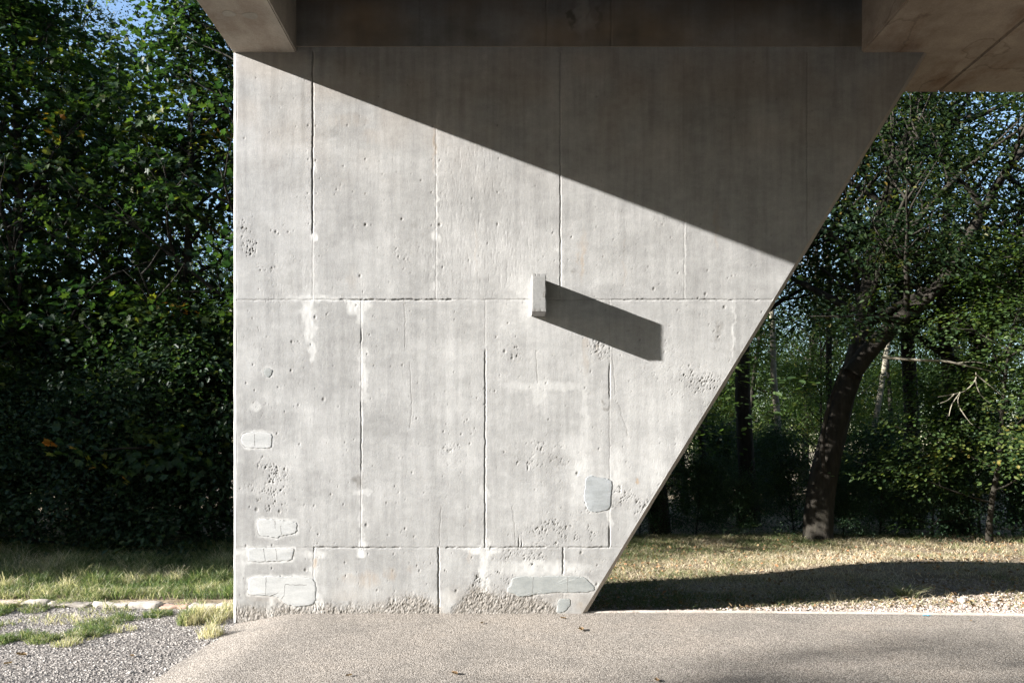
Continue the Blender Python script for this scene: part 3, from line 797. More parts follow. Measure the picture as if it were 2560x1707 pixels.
def foot_xy(r, n):
    X = XL+r.rand(n)*3.45; Y = -np.abs(r.randn(n))*.035-.004
    k = r.rand(n) < .35+.65*np.clip(.4+vn(X*3, Y*0, 4), 0, 1)
    return X[k], Y[k]
tag(scatter_stones(5200, foot_xy, (.004, .011), 15, M_CHIP, 'grit', None, .3), 'grit and crumbs gathered along the foot of the pier', 'grit', kind='stuff')
def path_xy(r, n):
    X = -2.5+r.rand(n)*8.5; Y = -2.4+r.rand(n)*2.3
    return X, Y
tag(scatter_stones(900, path_xy, (.003, .008), 16, M_CHIP, 'loose_grit', None, .3), 'few loose grains of grit on the asphalt', 'grit', kind='stuff')
def right_xy(r, n):
    X = .75+r.rand(n)*7.5; Y = kerb_y(X)+.06+r.rand(n)**2.0*1.6
    k = (X < (Y+7.5)*.68+.2) & (r.rand(n) < .25+.75*sst(X+.6*vn(X*1.3, Y*1.3, 5), 2.4, 4.2))
    return X[k], Y[k]
tag(scatter_stones(26000, right_xy, (.007, .022), 6, M_PEB, 'loose_pebbles', None, .4), 'pinkish pale pebbles beside the asphalt right of the pier', 'gravel', kind='stuff')

# right kerb: one long flush concrete edging
kx = np.linspace(.60, 14, 260); ky = kerb_y(kx)
prof = [(0, -.05), (.004, .012), (.014, .022), (.048, .024), (.056, .014), (.06, -.05)]
V = []
for i in range(len(kx)):
    w_ = .8+.25*float(vn(kx[i]*2, 0, 4)); up_ = .004*float(vn(kx[i]*5, 0, 6))
    zb = float(zg(kx[i], ky[i]))
    for a, b in prof: V.append((kx[i], ky[i]+a*w_+.004*float(vn(kx[i]*9, a, 5)), zb+b+up_))
fs = [(i*6+j, i*6+j+1, (i+1)*6+j+1, (i+1)*6+j) for i in range(len(kx)-1) for j in range(5)]
me = bpy.data.meshes.new('concrete_kerb'); me.from_pydata(V, [], [f[::-1] for f in fs])
tag(link('concrete_kerb', me, mat_concrete('kerb_concrete', (.36, .32, .28), (.52, .47, .42), amt=.2, sc=3)), 'thin pale flush kerb running from the foot of the pier to the right', 'kerb')

# left kerb stones, each its own
kp = [(-40, 1519), (62, 1513), (128, 1507), (235, 1500), (328, 1494), (402, 1491), (478, 1489), (545, 1487), (588, 1486)]
for i in range(len(kp)-1):
    (u0, v0), (u1, v1) = kp[i], kp[i+1]
    r = random.Random(40+i)
    def gp(u, v):
        d = 8.22+.12*(-u/600)+.0
        p = at(u, v, d); return p
    a = gp(u0+.6, v0); b = gp(u1-.6, v1)
    nseg = 12; V = []; depth = .15+r.uniform(-.02, .03)
    for s_ in range(nseg+1):
        t_ = s_/nseg; p = a.lerp(b, t_)
        zb = float(zg(p.x, p.y)); e_ = min(1, min(t_, 1-t_)*nseg/1.2); e_ = .86+.14*e_
        hh = (.030+.010*math.sin(i*2.1)+.012*float(vn(p.x*5, i, 4)))*e_
        for (yy, zz) in ((-.5, -.6), (-.5, .45), (-.38, .85), (-.1, 1), (.25, .96), (.5, .7), (.5, -.6)):
            V.append((p.x, p.y+yy*depth*e_+.012*float(vn(p.x*14, yy*3+i, 3)), zb+zz*hh+.012*float(vn(p.x*16, yy*5+i*3, 5))))
    fs = [(s_*7+j+1, s_*7+j, (s_+1)*7+j, (s_+1)*7+j+1) for s_ in range(nseg) for j in range(6)]+[tuple(range(7)), tuple(nseg*7+j for j in reversed(range(7)))]
    me = bpy.data.meshes.new('kerb_stone'); me.from_pydata(V, [], fs); me.polygons.foreach_set('use_smooth', [True]*len(fs))
    at_ = me.attributes.new('tint', 'FLOAT', 'POINT'); tv = .95 if i == 5 else r.uniform(.25, .75)
    at_.data.foreach_set('value', [tv]*len(V))
    lab = ['pale kerb stone cut off by the left picture edge', 'short pale kerb stone, second from the left picture edge', 'long pale kerb stone third from the left end',
           'pale kerb stone fourth from the left end, half hidden by weeds', 'pale rough kerb stone just left of the reddish one', 'reddish kerb stone in the row along the lawn',
           'pale kerb stone just right of the reddish one', 'short pale kerb stone touching the pier edge'][i]
    tag(link('kerb_stone', me, M_KERB), lab, 'kerb stone', 'kerb stones along the left lawn')

# ================================================================== LEAVES, GRASS
LEAF_MAPLE = np.array([[0, 0], [.30, .02], [.55, .30], [.34, .42], [.62, .72], [.24, .68], [0, 1.05], [-.24, .68], [-.62, .72], [-.34, .42], [-.55, .30], [-.30, .02]])
LEAF_OVAL = np.array([[0, 0], [.28, .3], [.26, .68], [0, 1], [-.26, .68], [-.28, .3]])
def leaf_mesh(name, P, N, T, size, shape, tint, fold=.18):
    """P positions, N normals, T tip directions, size (n)"""
    n = len(P)
    T = T-N*(T*N).sum(1)[:, None]; T /= np.linalg.norm(T, axis=1)[:, None]+1e-9
    B = np.cross(N, T)
    sx = shape[:, 0]; sy = shape[:, 1]
    V = P[:, None]+size[:, None, None]*(B[:, None]*sx[None, :, None]+T[:, None]*sy[None, :, None]+N[:, None]*(np.abs(sx)*fold-sy**2*.12)[None, :, None])
    m = len(shape)
    if m == 6:
        f = np.array([[0, 1, 2, 3], [0, 3, 4, 5]]); tot = np.full(n*2, 4)
    else:
        f = np.array([list(range(0, 7)), [0]+list(range(6, 12))]); tot = np.full(n*2, 7)
    L = (f[None]+np.arange(n)[:, None, None]*m).reshape(-1)
    return fast_mesh(name, V.reshape(-1, 3), L, tot, False, {'tint': np.repeat(tint, m)})

def tube(V, Fq, pts, rad, sides=7):
    pts = [Vector(p) for p in pts]; b0 = len(V); n_ = len(pts)
    ref = Vector((.31, .95, .07))
    for i, p in enumerate(pts):
        d = (pts[min(i+1, n_-1)]-pts[max(i-1, 0)]).normalized()
        a = d.cross(ref).normalized(); b = d.cross(a)
        for s_ in range(sides):
            t_ = s_*math.tau/sides; rr = rad[i]*(1+.10*math.sin(3*t_+i*.7))
            V.append(tuple(p+(a*math.cos(t_)+b*math.sin(t_))*rr))
    for i in range(n_-1):
        for s_ in range(sides):
            t2 = (s_+1) % sides
            Fq.append((b0+i*sides+s_, b0+i*sides+t2, b0+(i+1)*sides+t2, b0+(i+1)*sides+s_))
    Fq.append(tuple(b0+(n_-1)*sides+s_ for s_ in range(sides)))

def wander(r, p, d, L, nseg, up=.1, jit=.25):
    pts = [Vector(p)]; d = Vector(d).normalized()
    for i in range(nseg):
        d = (d+Vector((r.uniform(-1, 1), r.uniform(-1, 1), r.uniform(-1, 1)))*jit+Vector((0, 0, up))).normalized()
        pts.append(pts[-1]+d*(L/nseg))
    return pts

def smooth_path(pts, sub=4):
    P = [Vector(p) for p in pts]; out = []
    for i in range(len(P)-1):
        p0 = P[max(i-1, 0)]; p1 = P[i]; p2 = P[i+1]; p3 = P[min(i+2, len(P)-1)]
        for k_ in range(sub):
            t = k_/sub
            out.append(.5*((2*p1)+(-p0+p2)*t+(2*p0-5*p1+4*p2-p3)*t*t+(-p0+3*p1-3*p2+p3)*t**3))
    out.append(P[-1]); return out

def grow(seed, H, r0, cb, spread, nlimb, sprays, per, leaf, shape, layered, lean=(0, 0), low=None, trunk=None, limbs=None, spray_r=.55, droop=.25, crown_top=None, tintmax=1.0, thin=.6):
    """returns (trunk mesh, crown mesh) for a tree standing on its own origin"""
    r = random.Random(seed); q = np.random.RandomState(seed)
    V = []; Fq = []; twig = []
    if trunk is None:
        npt = 11; pts = [Vector((0, 0, -.15))]; d = Vector((lean[0], lean[1], 1)).normalized()
        for i in range(npt):
            d = (d+Vector((r.uniform(-1, 1), r.uniform(-1, 1), 0))*.07+Vector((0, 0, .06))).normalized()
            pts.append(pts[-1]+d*H/npt)
    else: pts = trunk
    npn = len(pts)
    rad = [r0*(1-.86*(i/(npn-1))**1.1) for i in range(npn)]; rad[0] *= 1.5
    if npn > 1: rad[1] *= 1.0
    tube(V, Fq, pts, rad, 10)
    src = []
    for k_ in range(nlimb):
        t = cb+(1-cb)*((k_+r.random())/nlimb)
        fi = t*(npn-1); i = min(int(fi), npn-2); p = pts[i].lerp(pts[i+1], fi-i)
        az = k_*2.4+r.uniform(-.5, .5); el = r.uniform(.15, .55)+t*.55
        L = spread*(1-.62*((t-cb)/(1-cb+1e-6))**1.4)*r.uniform(.7, 1.15)
        d = Vector((math.cos(az)*math.cos(el), math.sin(az)*math.cos(el), math.sin(el)))
        src.append((p, d, L, max(.02, rad[i]*.5)))
    if limbs:
        for (lp, lr, subs) in limbs:
            tube(V, Fq, lp, [lr*(1-.7*i/(len(lp)-1)) for i in range(len(lp))], 8)
            for s_ in range(subs):
                t = .25+.75*(s_+r.random())/subs; fi = t*(len(lp)-1); i = min(int(fi), len(lp)-2); p = lp[i].lerp(lp[i+1], fi-i)
                az = r.uniform(0, math.tau); el = r.uniform(-.1, .9)
                src.append((p, Vector((math.cos(az)*math.cos(el), math.sin(az)*math.cos(el), math.sin(el))), spread*r.uniform(.4, .8), max(.015, lr*.35)))
    for (p, d, L, rr) in src:
        lp = wander(r, p, d, L, 7, .03, .16)
        tube(V, Fq, lp, [rr*(1-.85*i/7) for i in range(8)], 6)
        ns = 5
        for s_ in range(ns):
            t = .25+.75*(s_+r.random())/ns; fi = t*7; i = min(int(fi), 6); sp = lp[i].lerp(lp[i+1], fi-i)
            dd = ((lp[i+1]-lp[i]).normalized()+Vector((r.uniform(-1, 1), r.uniform(-1, 1), r.uniform(-.35, .45)))).normalized()
            sl = L*r.uniform(.25, .5)
            sub = wander(r, sp, dd, sl, 4, .0, .2)
            tube(V, Fq, sub, [max(.004, rr*.35*(1-.8*j/4)) for j in range(5)], 4)
            twig += [sub[1], sub[2], sub[3], sub[4]]
        twig += lp[3:]
    Tw = np.array([tuple(p) for p in twig])
    ctr = Tw.mean(0)
    idx = q.randint(0, len(Tw), sprays)
    C = Tw[idx]+q.randn(sprays, 3)*np.array([spray_r, spray_r, spray_r*.6])*.8
    if low is not None: C = C[C[:, 2] > low]
    else: C = C[q.rand(len(C)) < 1-thin*sst(C[:, 2], 3.2, 6.5)]
    ns = len(C)
    out = C-np.array([pts[0].x, pts[0].y, ctr[2]]); out[:, 2] *= .4; out /= np.linalg.norm(out, axis=1)[:, None]+1e-6
    Ns = np.stack([q.randn(ns)*layered, q.randn(ns)*layered, np.ones(ns)], -1)+out*.35; Ns /= np.linalg.norm(Ns, axis=1)[:, None]
    n = ns*per
    rep = np.repeat(np.arange(ns), per)
    a = q.rand(n)*math.tau; rr = np.sqrt(q.rand(n))*spray_r*(.6+.8*q.rand(ns))[rep]
    N = Ns[rep]; ref = np.tile([.2, 1., .1], (n, 1)); A = np.cross(N, ref); A /= np.linalg.norm(A, axis=1)[:, None]; B = np.cross(N, A)
    rad_dir = A*np.cos(a)[:, None]+B*np.sin(a)[:, None]
    P = C[rep]+rad_dir*rr[:, None]+N*(q.randn(n)*.07)[:, None]
    P[:, 2] -= droop*rr**2
    LN = N+q.randn(n, 3)*.38; LN /= np.linalg.norm(LN, axis=1)[:, None]
    T = rad_dir+out[rep]*.6+q.randn(n, 3)*.4; T[:, 2] -= .3
    base_t = np.clip(.35+.22*q.randn(ns), 0, .8)[rep]
    tint = np.clip(base_t+.16*q.randn(n), 0, .9)*tintmax
    rare = (q.rand(ns) < .015)[rep] & (q.rand(n) < .5); tint[rare] = .93+.07*q.rand(rare.sum())
    size = leaf*(.6+.6*q.rand(n))
    if low is not None:
        k = P[:, 2] > low*.6; P, LN, T, size, tint = P[k], LN[k], T[k], size[k], tint[k]
    tm = bpy.data.meshes.new('trunk'); tm.from_pydata(V, [], Fq); tm.polygons.foreach_set('use_smooth', [True]*len(Fq)); tm.update()
    cmh = leaf_mesh('crown', P, LN, T, size, shape, tint)
    return tm, cmh

def place(name, tm, cmh, bark, leafm, loc, rz, sc, label, cat, group=None):
    e = empty(name, loc, rz); e.scale = sc if isinstance(sc, tuple) else (sc, sc, sc)
    if not tm.materials: tm.materials.append(bark)
    if not cmh.materials: cmh.materials.append(leafm)
    t = bpy.data.objects.new('trunk', tm); t.parent = e; COL.objects.link(t)
    c = bpy.data.objects.new('crown', cmh); c.parent = e; COL.objects.link(c)
    tag(e, label, cat, group)
    return e

maple1 = grow(1, 11.5, .17, .10, 3.3, 34, 1100, 24, .150, LEAF_MAPLE, .35, spray_r=.55)
maple2 = grow(2, 12.5, .19, .16, 3.6, 34, 950, 24, .135, LEAF_MAPLE, .4, spray_r=.6)
beech1 = grow(3, 15, .17, .26, 3.7, 34, 720, 44, .085, LEAF_OVAL, .16, spray_r=.6)
beech2 = grow(4, 14, .13, .38, 3.2, 26, 560, 44, .085, LEAF_OVAL, .18, spray_r=.6, lean=(.08, 0))
slim = grow(5, 12, .085, .42, 2.4, 20, 420, 36, .085, LEAF_OVAL, .2, spray_r=.55, lean=(.03, 0))
dense = grow(9, 15, .2, .25, 3.7, 40, 1500, 26, .13, LEAF_OVAL, .3, spray_r=.6, thin=0)
sap = grow(8, 6.5, .05, .15, 1.8, 22, 620, 34, .08, LEAF_OVAL, .25, spray_r=.42)
shr1 = grow(6, 2.3, .035, .05, 1.2, 16, 420, 26, .065, LEAF_OVAL, .5, spray_r=.35, low=.02)
shr2 = grow(7, 3.2, .04, .05, 1.5, 18, 460, 24, .09, LEAF_OVAL, .5, spray_r=.42, low=.02)

def gp(px, d):
    x = (px-1280)/F*d; y = d-CAM_D; return (x, y, float(zg(x, y)))

# ---- left side of the picture
L = [
 ('maple_tree', maple1, M_BARKD, M_MAPLE, 480, 13.4, 0.4, .76, 'dense broad leaved maple nearest the pier, sun catching its top and orange leaves', 'maple'),
 ('maple_tree', maple2, M_BARKD, M_MAPLE, 60, 13.6, 2.2, .80, 'low dark maple at the left picture edge with a bare bough', 'maple'),
 ('maple_tree', maple1, M_BARKD, M_MAPLE, 255, 15.8, 3.4, .80, 'dark maple standing between the edge tree and the sunlit maple', 'maple'),
 ('tall_tree', beech1, M_BARKD, M_BEECH, 215, 20.0, 1.0, .86, 'tall thin leaved tree with forked dark stem against the sky at upper left', 'tree'),
 ('tall_tree', beech2, M_BARKD, M_BEECH, 20, 19.0, 4.0, 1.15, 'tall tree filling the top left corner of the picture', 'tree'),
 ('tall_tree', beech1, M_BARKD, M_BEECH, 380, 24.5, 5.0, .86, 'tall tree rising pale behind the sunlit maple', 'tree'),
 ('tall_tree', beech2, M_BARKD, M_BEECH, 560, 19.0, 2.5, .85, 'small leaved tree showing between the maple and the pier edge', 'tree'),
]
for nm, g, b, lf, px, d, rz, s_, lab, cat in L:
    place(nm, g[0], g[1], b, lf, gp(px, d), rz, s_, lab, cat, 'trees behind the left lawn')
r = random.Random(21)
sl = ['dark leafy shrub at the foot of the wood by the left picture edge', 'low dark shrub second from the left edge behind the lawn', 'dark shrub in the middle of the left hedge line', 'bluish dark shrub under the maple',
      'dark shrub below the sunlit maple', 'dark small leaved shrub right beside the pier edge', 'tall dark shrub beneath the maple nearest the pier']
for i, (px, d, k_) in enumerate([(-30, 12.0, 1.0), (90, 12.6, .9), (200, 12.1, 1.05), (310, 12.5, .95), (400, 12.2, 1.0), (540, 12.4, 1.1), (490, 13.2, 1.3)]):
    g = (shr1, shr2)[i % 2]
    place('shrub', g[0], g[1], M_BARKD, M_SHRUB, gp(px, d), r.uniform(0, 6), k_, sl[i], 'shrub', 'shrubs behind the left lawn')

# trees of the same wood further left; they shade the lawn
for i, (x, y, g, s_, rz) in enumerate([(-14.5, 4.6, maple2, .8, 1), (-13.5, 9.0, maple1, 1.0, 2), (-19, 1.9, beech1, .8, 3), (-20, 6.5, beech2, 1.0, 4), (-26, 3.5, beech1, .95, .5), (-9.8, 7.2, maple2, .85, 5)]):
    place('maple_tree' if g in (maple1, maple2) else 'tall_tree', g[0], g[1], M_BARKD, M_MAPLE if g in (maple1, maple2) else M_BEECH, (x, y, float(zg(x, y))), rz, s_, 'unseen tree added left of the lawn to shade the left trees', 'tree', 'wood left of the lawn')
for i, (x, y, s_, rz) in enumerate([(-11.5, 2.2, 1.35, 0), (-13.2, 1.7, 1.5, 1), (-15.2, 1.5, 1.7, 2), (-11, 3.9, 1.4, 3)]):
    g = (shr2, shr1)[i % 2]
    place('shrub', g[0], g[1], M_BARKD, M_SHRUB, (x, y, float(zg(x, y))), rz, s_, 'tall shrub of the hedge left of the lawn', 'shrub', 'hedge left of the lawn')
# unseen trees added behind the pier to shade the wood at right
for i, (px, d, g, s_, rz) in enumerate([(720, 13.5, beech1, .8, 1.3), (930, 12.6, maple2, .75, 2.3), (1180, 13.2, beech1, .75, 3.3), (1400, 14.5, beech2, .85, .3), (1050, 16.5, beech2, .9, 5.3), (820, 17, maple1, .9, 4.1), (1195, 13.6, maple2, .8, .9)]):
    place('tall_tree', g[0], g[1], M_BARKD, M_BEECH if g in (beech1, beech2) else M_MAPLE, gp(px, d), rz, s_, 'unseen tree added behind the pier to shade the wood', 'tree', 'trees hidden behind the pier')
for i, (x, y, s_) in enumerate([(-30, 1.6, 1.1), (-36, .6, 1.15), (-33, 5.5, 1.15), (-42, 3, 1.15), (-24, 6.0, 1.0)]):  # further unseen trees, added to shade the foliage at left
    g = (beech1, maple1, beech2)[i % 3]
    place('tall_tree', g[0], g[1], M_BARKD, M_MAPLE if g is maple1 else M_BEECH, (x, y, float(zg(x, y))), i*1.7, s_, 'unseen tree added left of the lawn to shade the left trees', 'tree', 'wood left of the lawn')
# unseen woods added behind the camera and at right to block sky light
for i in range(15):
    x_ = -16+i*3.9+r.uniform(-1, 1)
    g = (beech1, maple1, beech2)[i % 3]
    place('tall_tree', g[0], g[1], M_BARKD, M_MAPLE if g is maple1 else M_BEECH, (x_, r.uniform(-19, -16) if x_ > -6 else -24, 0), r.uniform(0, 6), r.uniform(.95, 1.15), 'unseen tree added across the path to block sky light', 'tree', 'wood across the path')
for i in range(8):
    g = (beech1, maple1, beech2)[i % 3]
    place('tall_tree', g[0], g[1], M_BARKD, M_MAPLE if g is maple1 else M_BEECH, (r.uniform(19, 24), -14+i*3.2, 0), r.uniform(0, 6), r.uniform(.9, 1.1), 'unseen tree added at the far right to block sky light', 'tree', 'sky-blocking trees at the right end of the path')
# unseen trees: far ones cast the foreground shade, near ones added to cut bounce
for i, (x_, y_, s_) in enumerate([(-7.5, -8.2, .8), (-11.5, -8.9, .85), (-16, -10.0, .95), (-21, -10.8, 1.0), (-27, -15.0, 1.5), (-33, -15.9, 1.5), (-39, -17.2, 1.5), (-12, -13, 1), (-19, -15, 1.1)]):
    g = (maple1, beech1, maple2)[i % 3] if s_ != 1.5 else dense
    place('tall_tree', g[0], g[1], M_BARKD, M_BEECH if g is beech1 else M_MAPLE, (x_, y_, 0), i*1.1, s_, 'unseen tree behind the camera that shades the path', 'tree', 'unseen shade trees behind the camera')

# ---- the big forked tree on the right
def pth(L_, d0, d1, base):
    out = []
    for i, (u, v) in enumerate(L_):
        d = d0+(d1-d0)*i/(len(L_)-1); out.append(at(u, v, d)-Vector(base))
    return out
base = gp(2045, 13.2)
trk = pth([(2045, 1372), (2050, 1290), (2062, 1180), (2082, 1080), (2105, 990), (2138, 915), (2158, 840), (2166, 760), (2178, 660), (2196, 560), (2218, 500), (2238, 420), (2275, 320), (2330, 180), (2360, 60)], 13.2, 14.2, base)
trk[0].z -= .2
lim1 = smooth_path(pth([(2130, 935), (2180, 870), (2245, 800), (2320, 745), (2385, 665), (2450, 540), (2520, 420), (2600, 330)], 13.35, 13.0, base))
lim2 = smooth_path(pth([(2240, 430), (2285, 380), (2340, 330), (2400, 250)], 14.0, 14.3, base))
lim3 = smooth_path(pth([(2060, 1180), (2055, 1110), (2065, 1040), (2090, 960), (2110, 910)], 13.1, 13.0, base))
lim4 = smooth_path(pth([(2165, 790), (2148, 745), (2140, 700), (2120, 600), (2060, 480)], 13.8, 14.6, base))
tr = grow(31, 1, .255, .45, 3.2, 22, 760, 50, .085, LEAF_OVAL, .16, trunk=smooth_path(trk, 2), limbs=[(lim1, .17, 12), (lim2, .09, 4), (lim3, .05, 0), (lim4, .08, 6)], spray_r=.52, thin=.1)
place('forked_tree', tr[0], tr[1], M_BARKM, M_BEECH, base, 0, 1, 'big leaning tree with a thick trunk forking into two limbs, right of the pier', 'tree', 'trees right of the pier')
# dark tree at the right, forked, limb running off the picture edge
base = gp(2395, 14.3)
trk = pth([(2395, 1360), (2395, 1260), (2385, 1150), (2392, 1050), (2415, 960), (2455, 870), (2495, 780), (2560, 690), (2620, 560)], 14.3, 14.0, base); trk[0].z -= .2
lim1 = smooth_path(pth([(2392, 1050), (2370, 900), (2350, 700), (2370, 500), (2360, 300)], 14.3, 15, base))
tr = grow(32, 1, .30, .5, 3.0, 16, 420, 44, .085, LEAF_OVAL, .16, trunk=smooth_path(trk, 3), limbs=[(lim1, .14, 9)], spray_r=.6, thin=.3)
place('dark_tree', tr[0], tr[1], M_BARKD, M_BEECH, base, 0, 1, 'dark thick tree near the right picture edge, its limb leaning out to the right', 'tree', 'trees right of the pier')

RT = [
 ('tall_tree', beech1, M_BARKD, M_BEECH, 1872, 15.6, 0.3, 1.0, 'straight dark trunk with spreading crown between the pier and the forked tree', 'tree'),
 ('thin_tree', slim, M_BARKD, M_BEECH, 1765, 16.6, 1.2, 1.0, 'thin dark tree left of the straight dark trunk', 'tree'),
 ('thin_tree', slim, M_BARK, M_BEECH, 1715, 18.5, 2.2, .95, 'slender grey tree close to the slanting pier edge', 'tree'),
 ('tall_tree', beech2, M_BARKD, M_BEECH, 1650, 14.2, 3.2, 1.15, 'dark tree whose stout foot shows beside the slanting pier edge', 'tree'),
 ('pale_tree', slim, M_BARKP, M_BEECH, 1955, 22.0, 3.0, 1.2, 'pale barked slim tree far back between the dark trunks', 'tree'),
 ('pale_tree', slim, M_BARKP, M_BEECH, 2170, 23.0, 4.5, 1.1, 'pale thin tree far back right of the forked trunk', 'tree'),
 ('tall_tree', beech1, M_BARKD, M_BEECH, 2285, 15.2, 5.1, .95, 'dark tree close behind the forked tree on its right', 'tree'),
 ('tall_tree', beech2, M_BARKD, M_BEECH, 2540, 16.5, 1.4, 1.0, 'dark tree at the right picture edge', 'tree'),
]
slim_p = (slim[0].copy(), slim[1])
slim_g = (slim[0].copy(), slim[1])
for nm, g, b, lf, px, d, rz, s_, lab, cat in RT:
    if g is slim and b is M_BARKP: g = slim_p
    elif g is slim and b is M_BARK: g = slim_g
    place(nm, g[0], g[1], b, lf, gp(px, d), rz, s_, lab, cat, 'trees right of the pier')
sap_l = (sap[0], sap[1].copy()); sap_l[1].materials.clear()
M_SUNLIT = mat_leaf('sunlit_leaf', [(0, (.03, .055, .022)), (.5, (.055, .09, .028)), (.9, (.11, .13, .035)), (1, (.2, .16, .04))], .45)  # lighter leaf green that paints foliage as sunlit
# a loose spray of leaves beside the pier, coloured lighter as if sunlit
place('sapling', sap_l[0], sap_l[1], M_BARKD, M_SUNLIT, gp(1552, 13.2), 0.5, (1.5, 1.5, 1.05), 'young tree with sunlit yellowing leaves beside the slanting pier edge', 'sapling', 'saplings right of the pier')
place('sapling', sap_l[0], sap_l[1], M_BARKD, M_SUNLIT, gp(2470, 12.9), 2.5, (1.0, 1.0, .75), 'young tree with light green leaves at the right, below the dead branch', 'sapling', 'saplings right of the pier')
# far wood
far = [(1560, 27), (1690, 30), (1850, 26), (2010, 33), (2080, 24), (2230, 29), (2400, 31), (2600, 28),
       (-60, 28), (150, 33)]
for i, (px, d) in enumerate(far):
    g = (beech1, beech2, slim)[i % 3]
    place('tall_tree', g[0], g[1], M_BARKD, M_BEECH, gp(px, d), r.uniform(0, 6.2), r.uniform(.85, 1.2), 'slim dark tree in the crowded wood far behind', 'tree', 'far trees of the wood')
for i in range(12):
    d = r.uniform(38, 75); px = r.uniform(1300, 2900)
    g = (beech1, beech2)[i % 2]
    place('tall_tree', g[0], g[1], M_BARKD, M_BEECH, gp(px, d), r.uniform(0, 6.2), r.uniform(.9, 1.25), 'slim dark tree in the crowded wood far behind', 'tree', 'far trees of the wood')
sr = ['low dark shrub beside the foot of the pier edge', 'dark shrub between the pier and the straight trunk', 'dark shrub below the straight dark trunk', 'leafy shrub left of the forked trunk', 'shrub with upright stems right at the forked trunk',
      'dark bushy shrub right of the forked trunk', 'dark shrub under the dark thick tree', 'dark shrub at the right edge of the clearing', 'low shrub behind the clearing at far right']
for i, (px, d, k_) in enumerate([(1600, 14.0, .45), (1740, 14.2, .42), (1850, 13.9, .44), (1985, 14.2, .46), (2110, 13.5, .40), (2200, 13.8, .46), (2330, 13.6, .6), (2450, 13.8, .75), (2570, 13.5, .7)]):
    g = (shr1, shr2)[i % 2]
    place('shrub', g[0], g[1], M_BARKD, M_SHRUB, gp(px, d), r.uniform(0, 6), k_, sr[i], 'shrub', 'shrubs behind the clearing')
for i in range(46):
    d = r.uniform(15.5, 34); px = r.choice((r.uniform(-150, 600), r.uniform(1550, 2750), r.uniform(1550, 2750)))
    g = (shr1, shr2)[i % 2]
    place('shrub', g[0], g[1], M_BARKD, M_SHRUB, gp(px, d), r.uniform(0, 6), r.uniform(.4, .7), 'dark undergrowth shrub deep in the wood', 'shrub', 'undergrowth deep in the wood')

# low bushy trees filling the middle distance
for i in range(26):
    d = r.uniform(22, 42); px = r.uniform(1560, 2760) if i < 20 else r.uniform(-200, 520)
    place('young_tree', sap_l[0], sap_l[1], M_BARKD, M_SUNLIT, gp(px, d), r.uniform(0, 6), r.uniform(.95, 1.5), 'bushy young tree in the middle of the wood', 'tree', 'young trees deep in the wood')

# dead pale branch sticking out to the right of the fork, and a twiggy dead one under it
V = []; Fq = []
P1 = smooth_path([at(2205, 893, 12.7), at(2290, 900, 12.6), at(2360, 903, 12.5), at(2420, 915, 12.4), at(2495, 932, 12.3)], 5)
tube(V, Fq, P1, [.028*(1-.75*i/(len(P1)-1)) for i in range(len(P1))], 7)
P1b = smooth_path([at(2390, 908, 12.45), at(2440, 905, 12.4), at(2480, 915, 12.3)], 4)
tube(V, Fq, P1b, [.010*(1-.7*i/(len(P1b)-1)) for i in range(len(P1b))], 5)
me = bpy.data.meshes.new('dead_branch'); me.from_pydata(V, [], Fq); me.polygons.foreach_set('use_smooth', [True]*len(Fq))
tag(link('dead_branch', me, M_BARKP), 'long bare pale dead branch reaching right from the fork of the big tree', 'branch')
V = []; Fq = []
for L_ in ([(2440, 930), (2438, 950), (2415, 975), (2385, 985), (2345, 992)], [(2438, 950), (2450, 985), (2475, 1008)], [(2400, 980), (2395, 1010), (2420, 1050), (2432, 1062)], [(2385, 985), (2370, 1000), (2350, 1008)],
           [(2439, 935), (2470, 960), (2500, 985)], [(2400, 982), (2380, 1010), (2372, 1040)]):
    P_ = smooth_path([at(u, v, 12.2) for u, v in L_], 3); tube(V, Fq, P_, [.012*(1-.7*i/(len(P_)-1)) for i in range(len(P_))], 5)
me = bpy.data.meshes.new('dead_twig'); me.from_pydata(V, [], Fq)
tag(link('dead_twig', me, M_BARKP), 'pale bare branching twig hanging below the dead branch at right', 'twig')

# ------------------------------------------------------------------ grass
def grass_mesh(name, X, Y, h, wdt, tint, seed, lean=.35, z0=None):
    q = np.random.RandomState(seed); n = len(X)
    Z = zg(X, Y) if z0 is None else z0
    a = q.rand(n)*math.tau; D = np.stack([np.cos(a), np.sin(a), 0*a], -1)
    b = q.rand(n)*math.tau; Wd = np.stack([np.cos(b), np.sin(b), 0*b], -1)*(wdt*.5)[:, None]
    P = np.stack([X, Y, Z-.01], -1)
    ln = (lean*(.3+1.2*q.rand(n)))[:, None]*h[:, None]
    up = np.array([0, 0, 1.])
    p1 = P+up*(h*.5)[:, None]+D*ln*.25; p2 = P+up*(h*.85)[:, None]*(1-.12*lean)+D*ln*.65; p3 = P+up*(h*1.0)[:, None]*(1-.3*lean)+D*ln*1.1
    V = np.stack([P-Wd, P+Wd, p1+Wd*.85, p1-Wd*.85, p2+Wd*.5, p2-Wd*.5, p3], 1).reshape(-1, 3)
    f = np.array([0, 1, 2, 3, 3, 2, 4, 5, 5, 4, 6]); L_ = (f[None]+np.arange(n)[:, None]*7).reshape(-1)
    tot = np.tile([4, 4, 3], n)
    return fast_mesh(name, V, L_, tot, False, {'tint': np.repeat(tint, 7)})
q = np.random.RandomState(50)
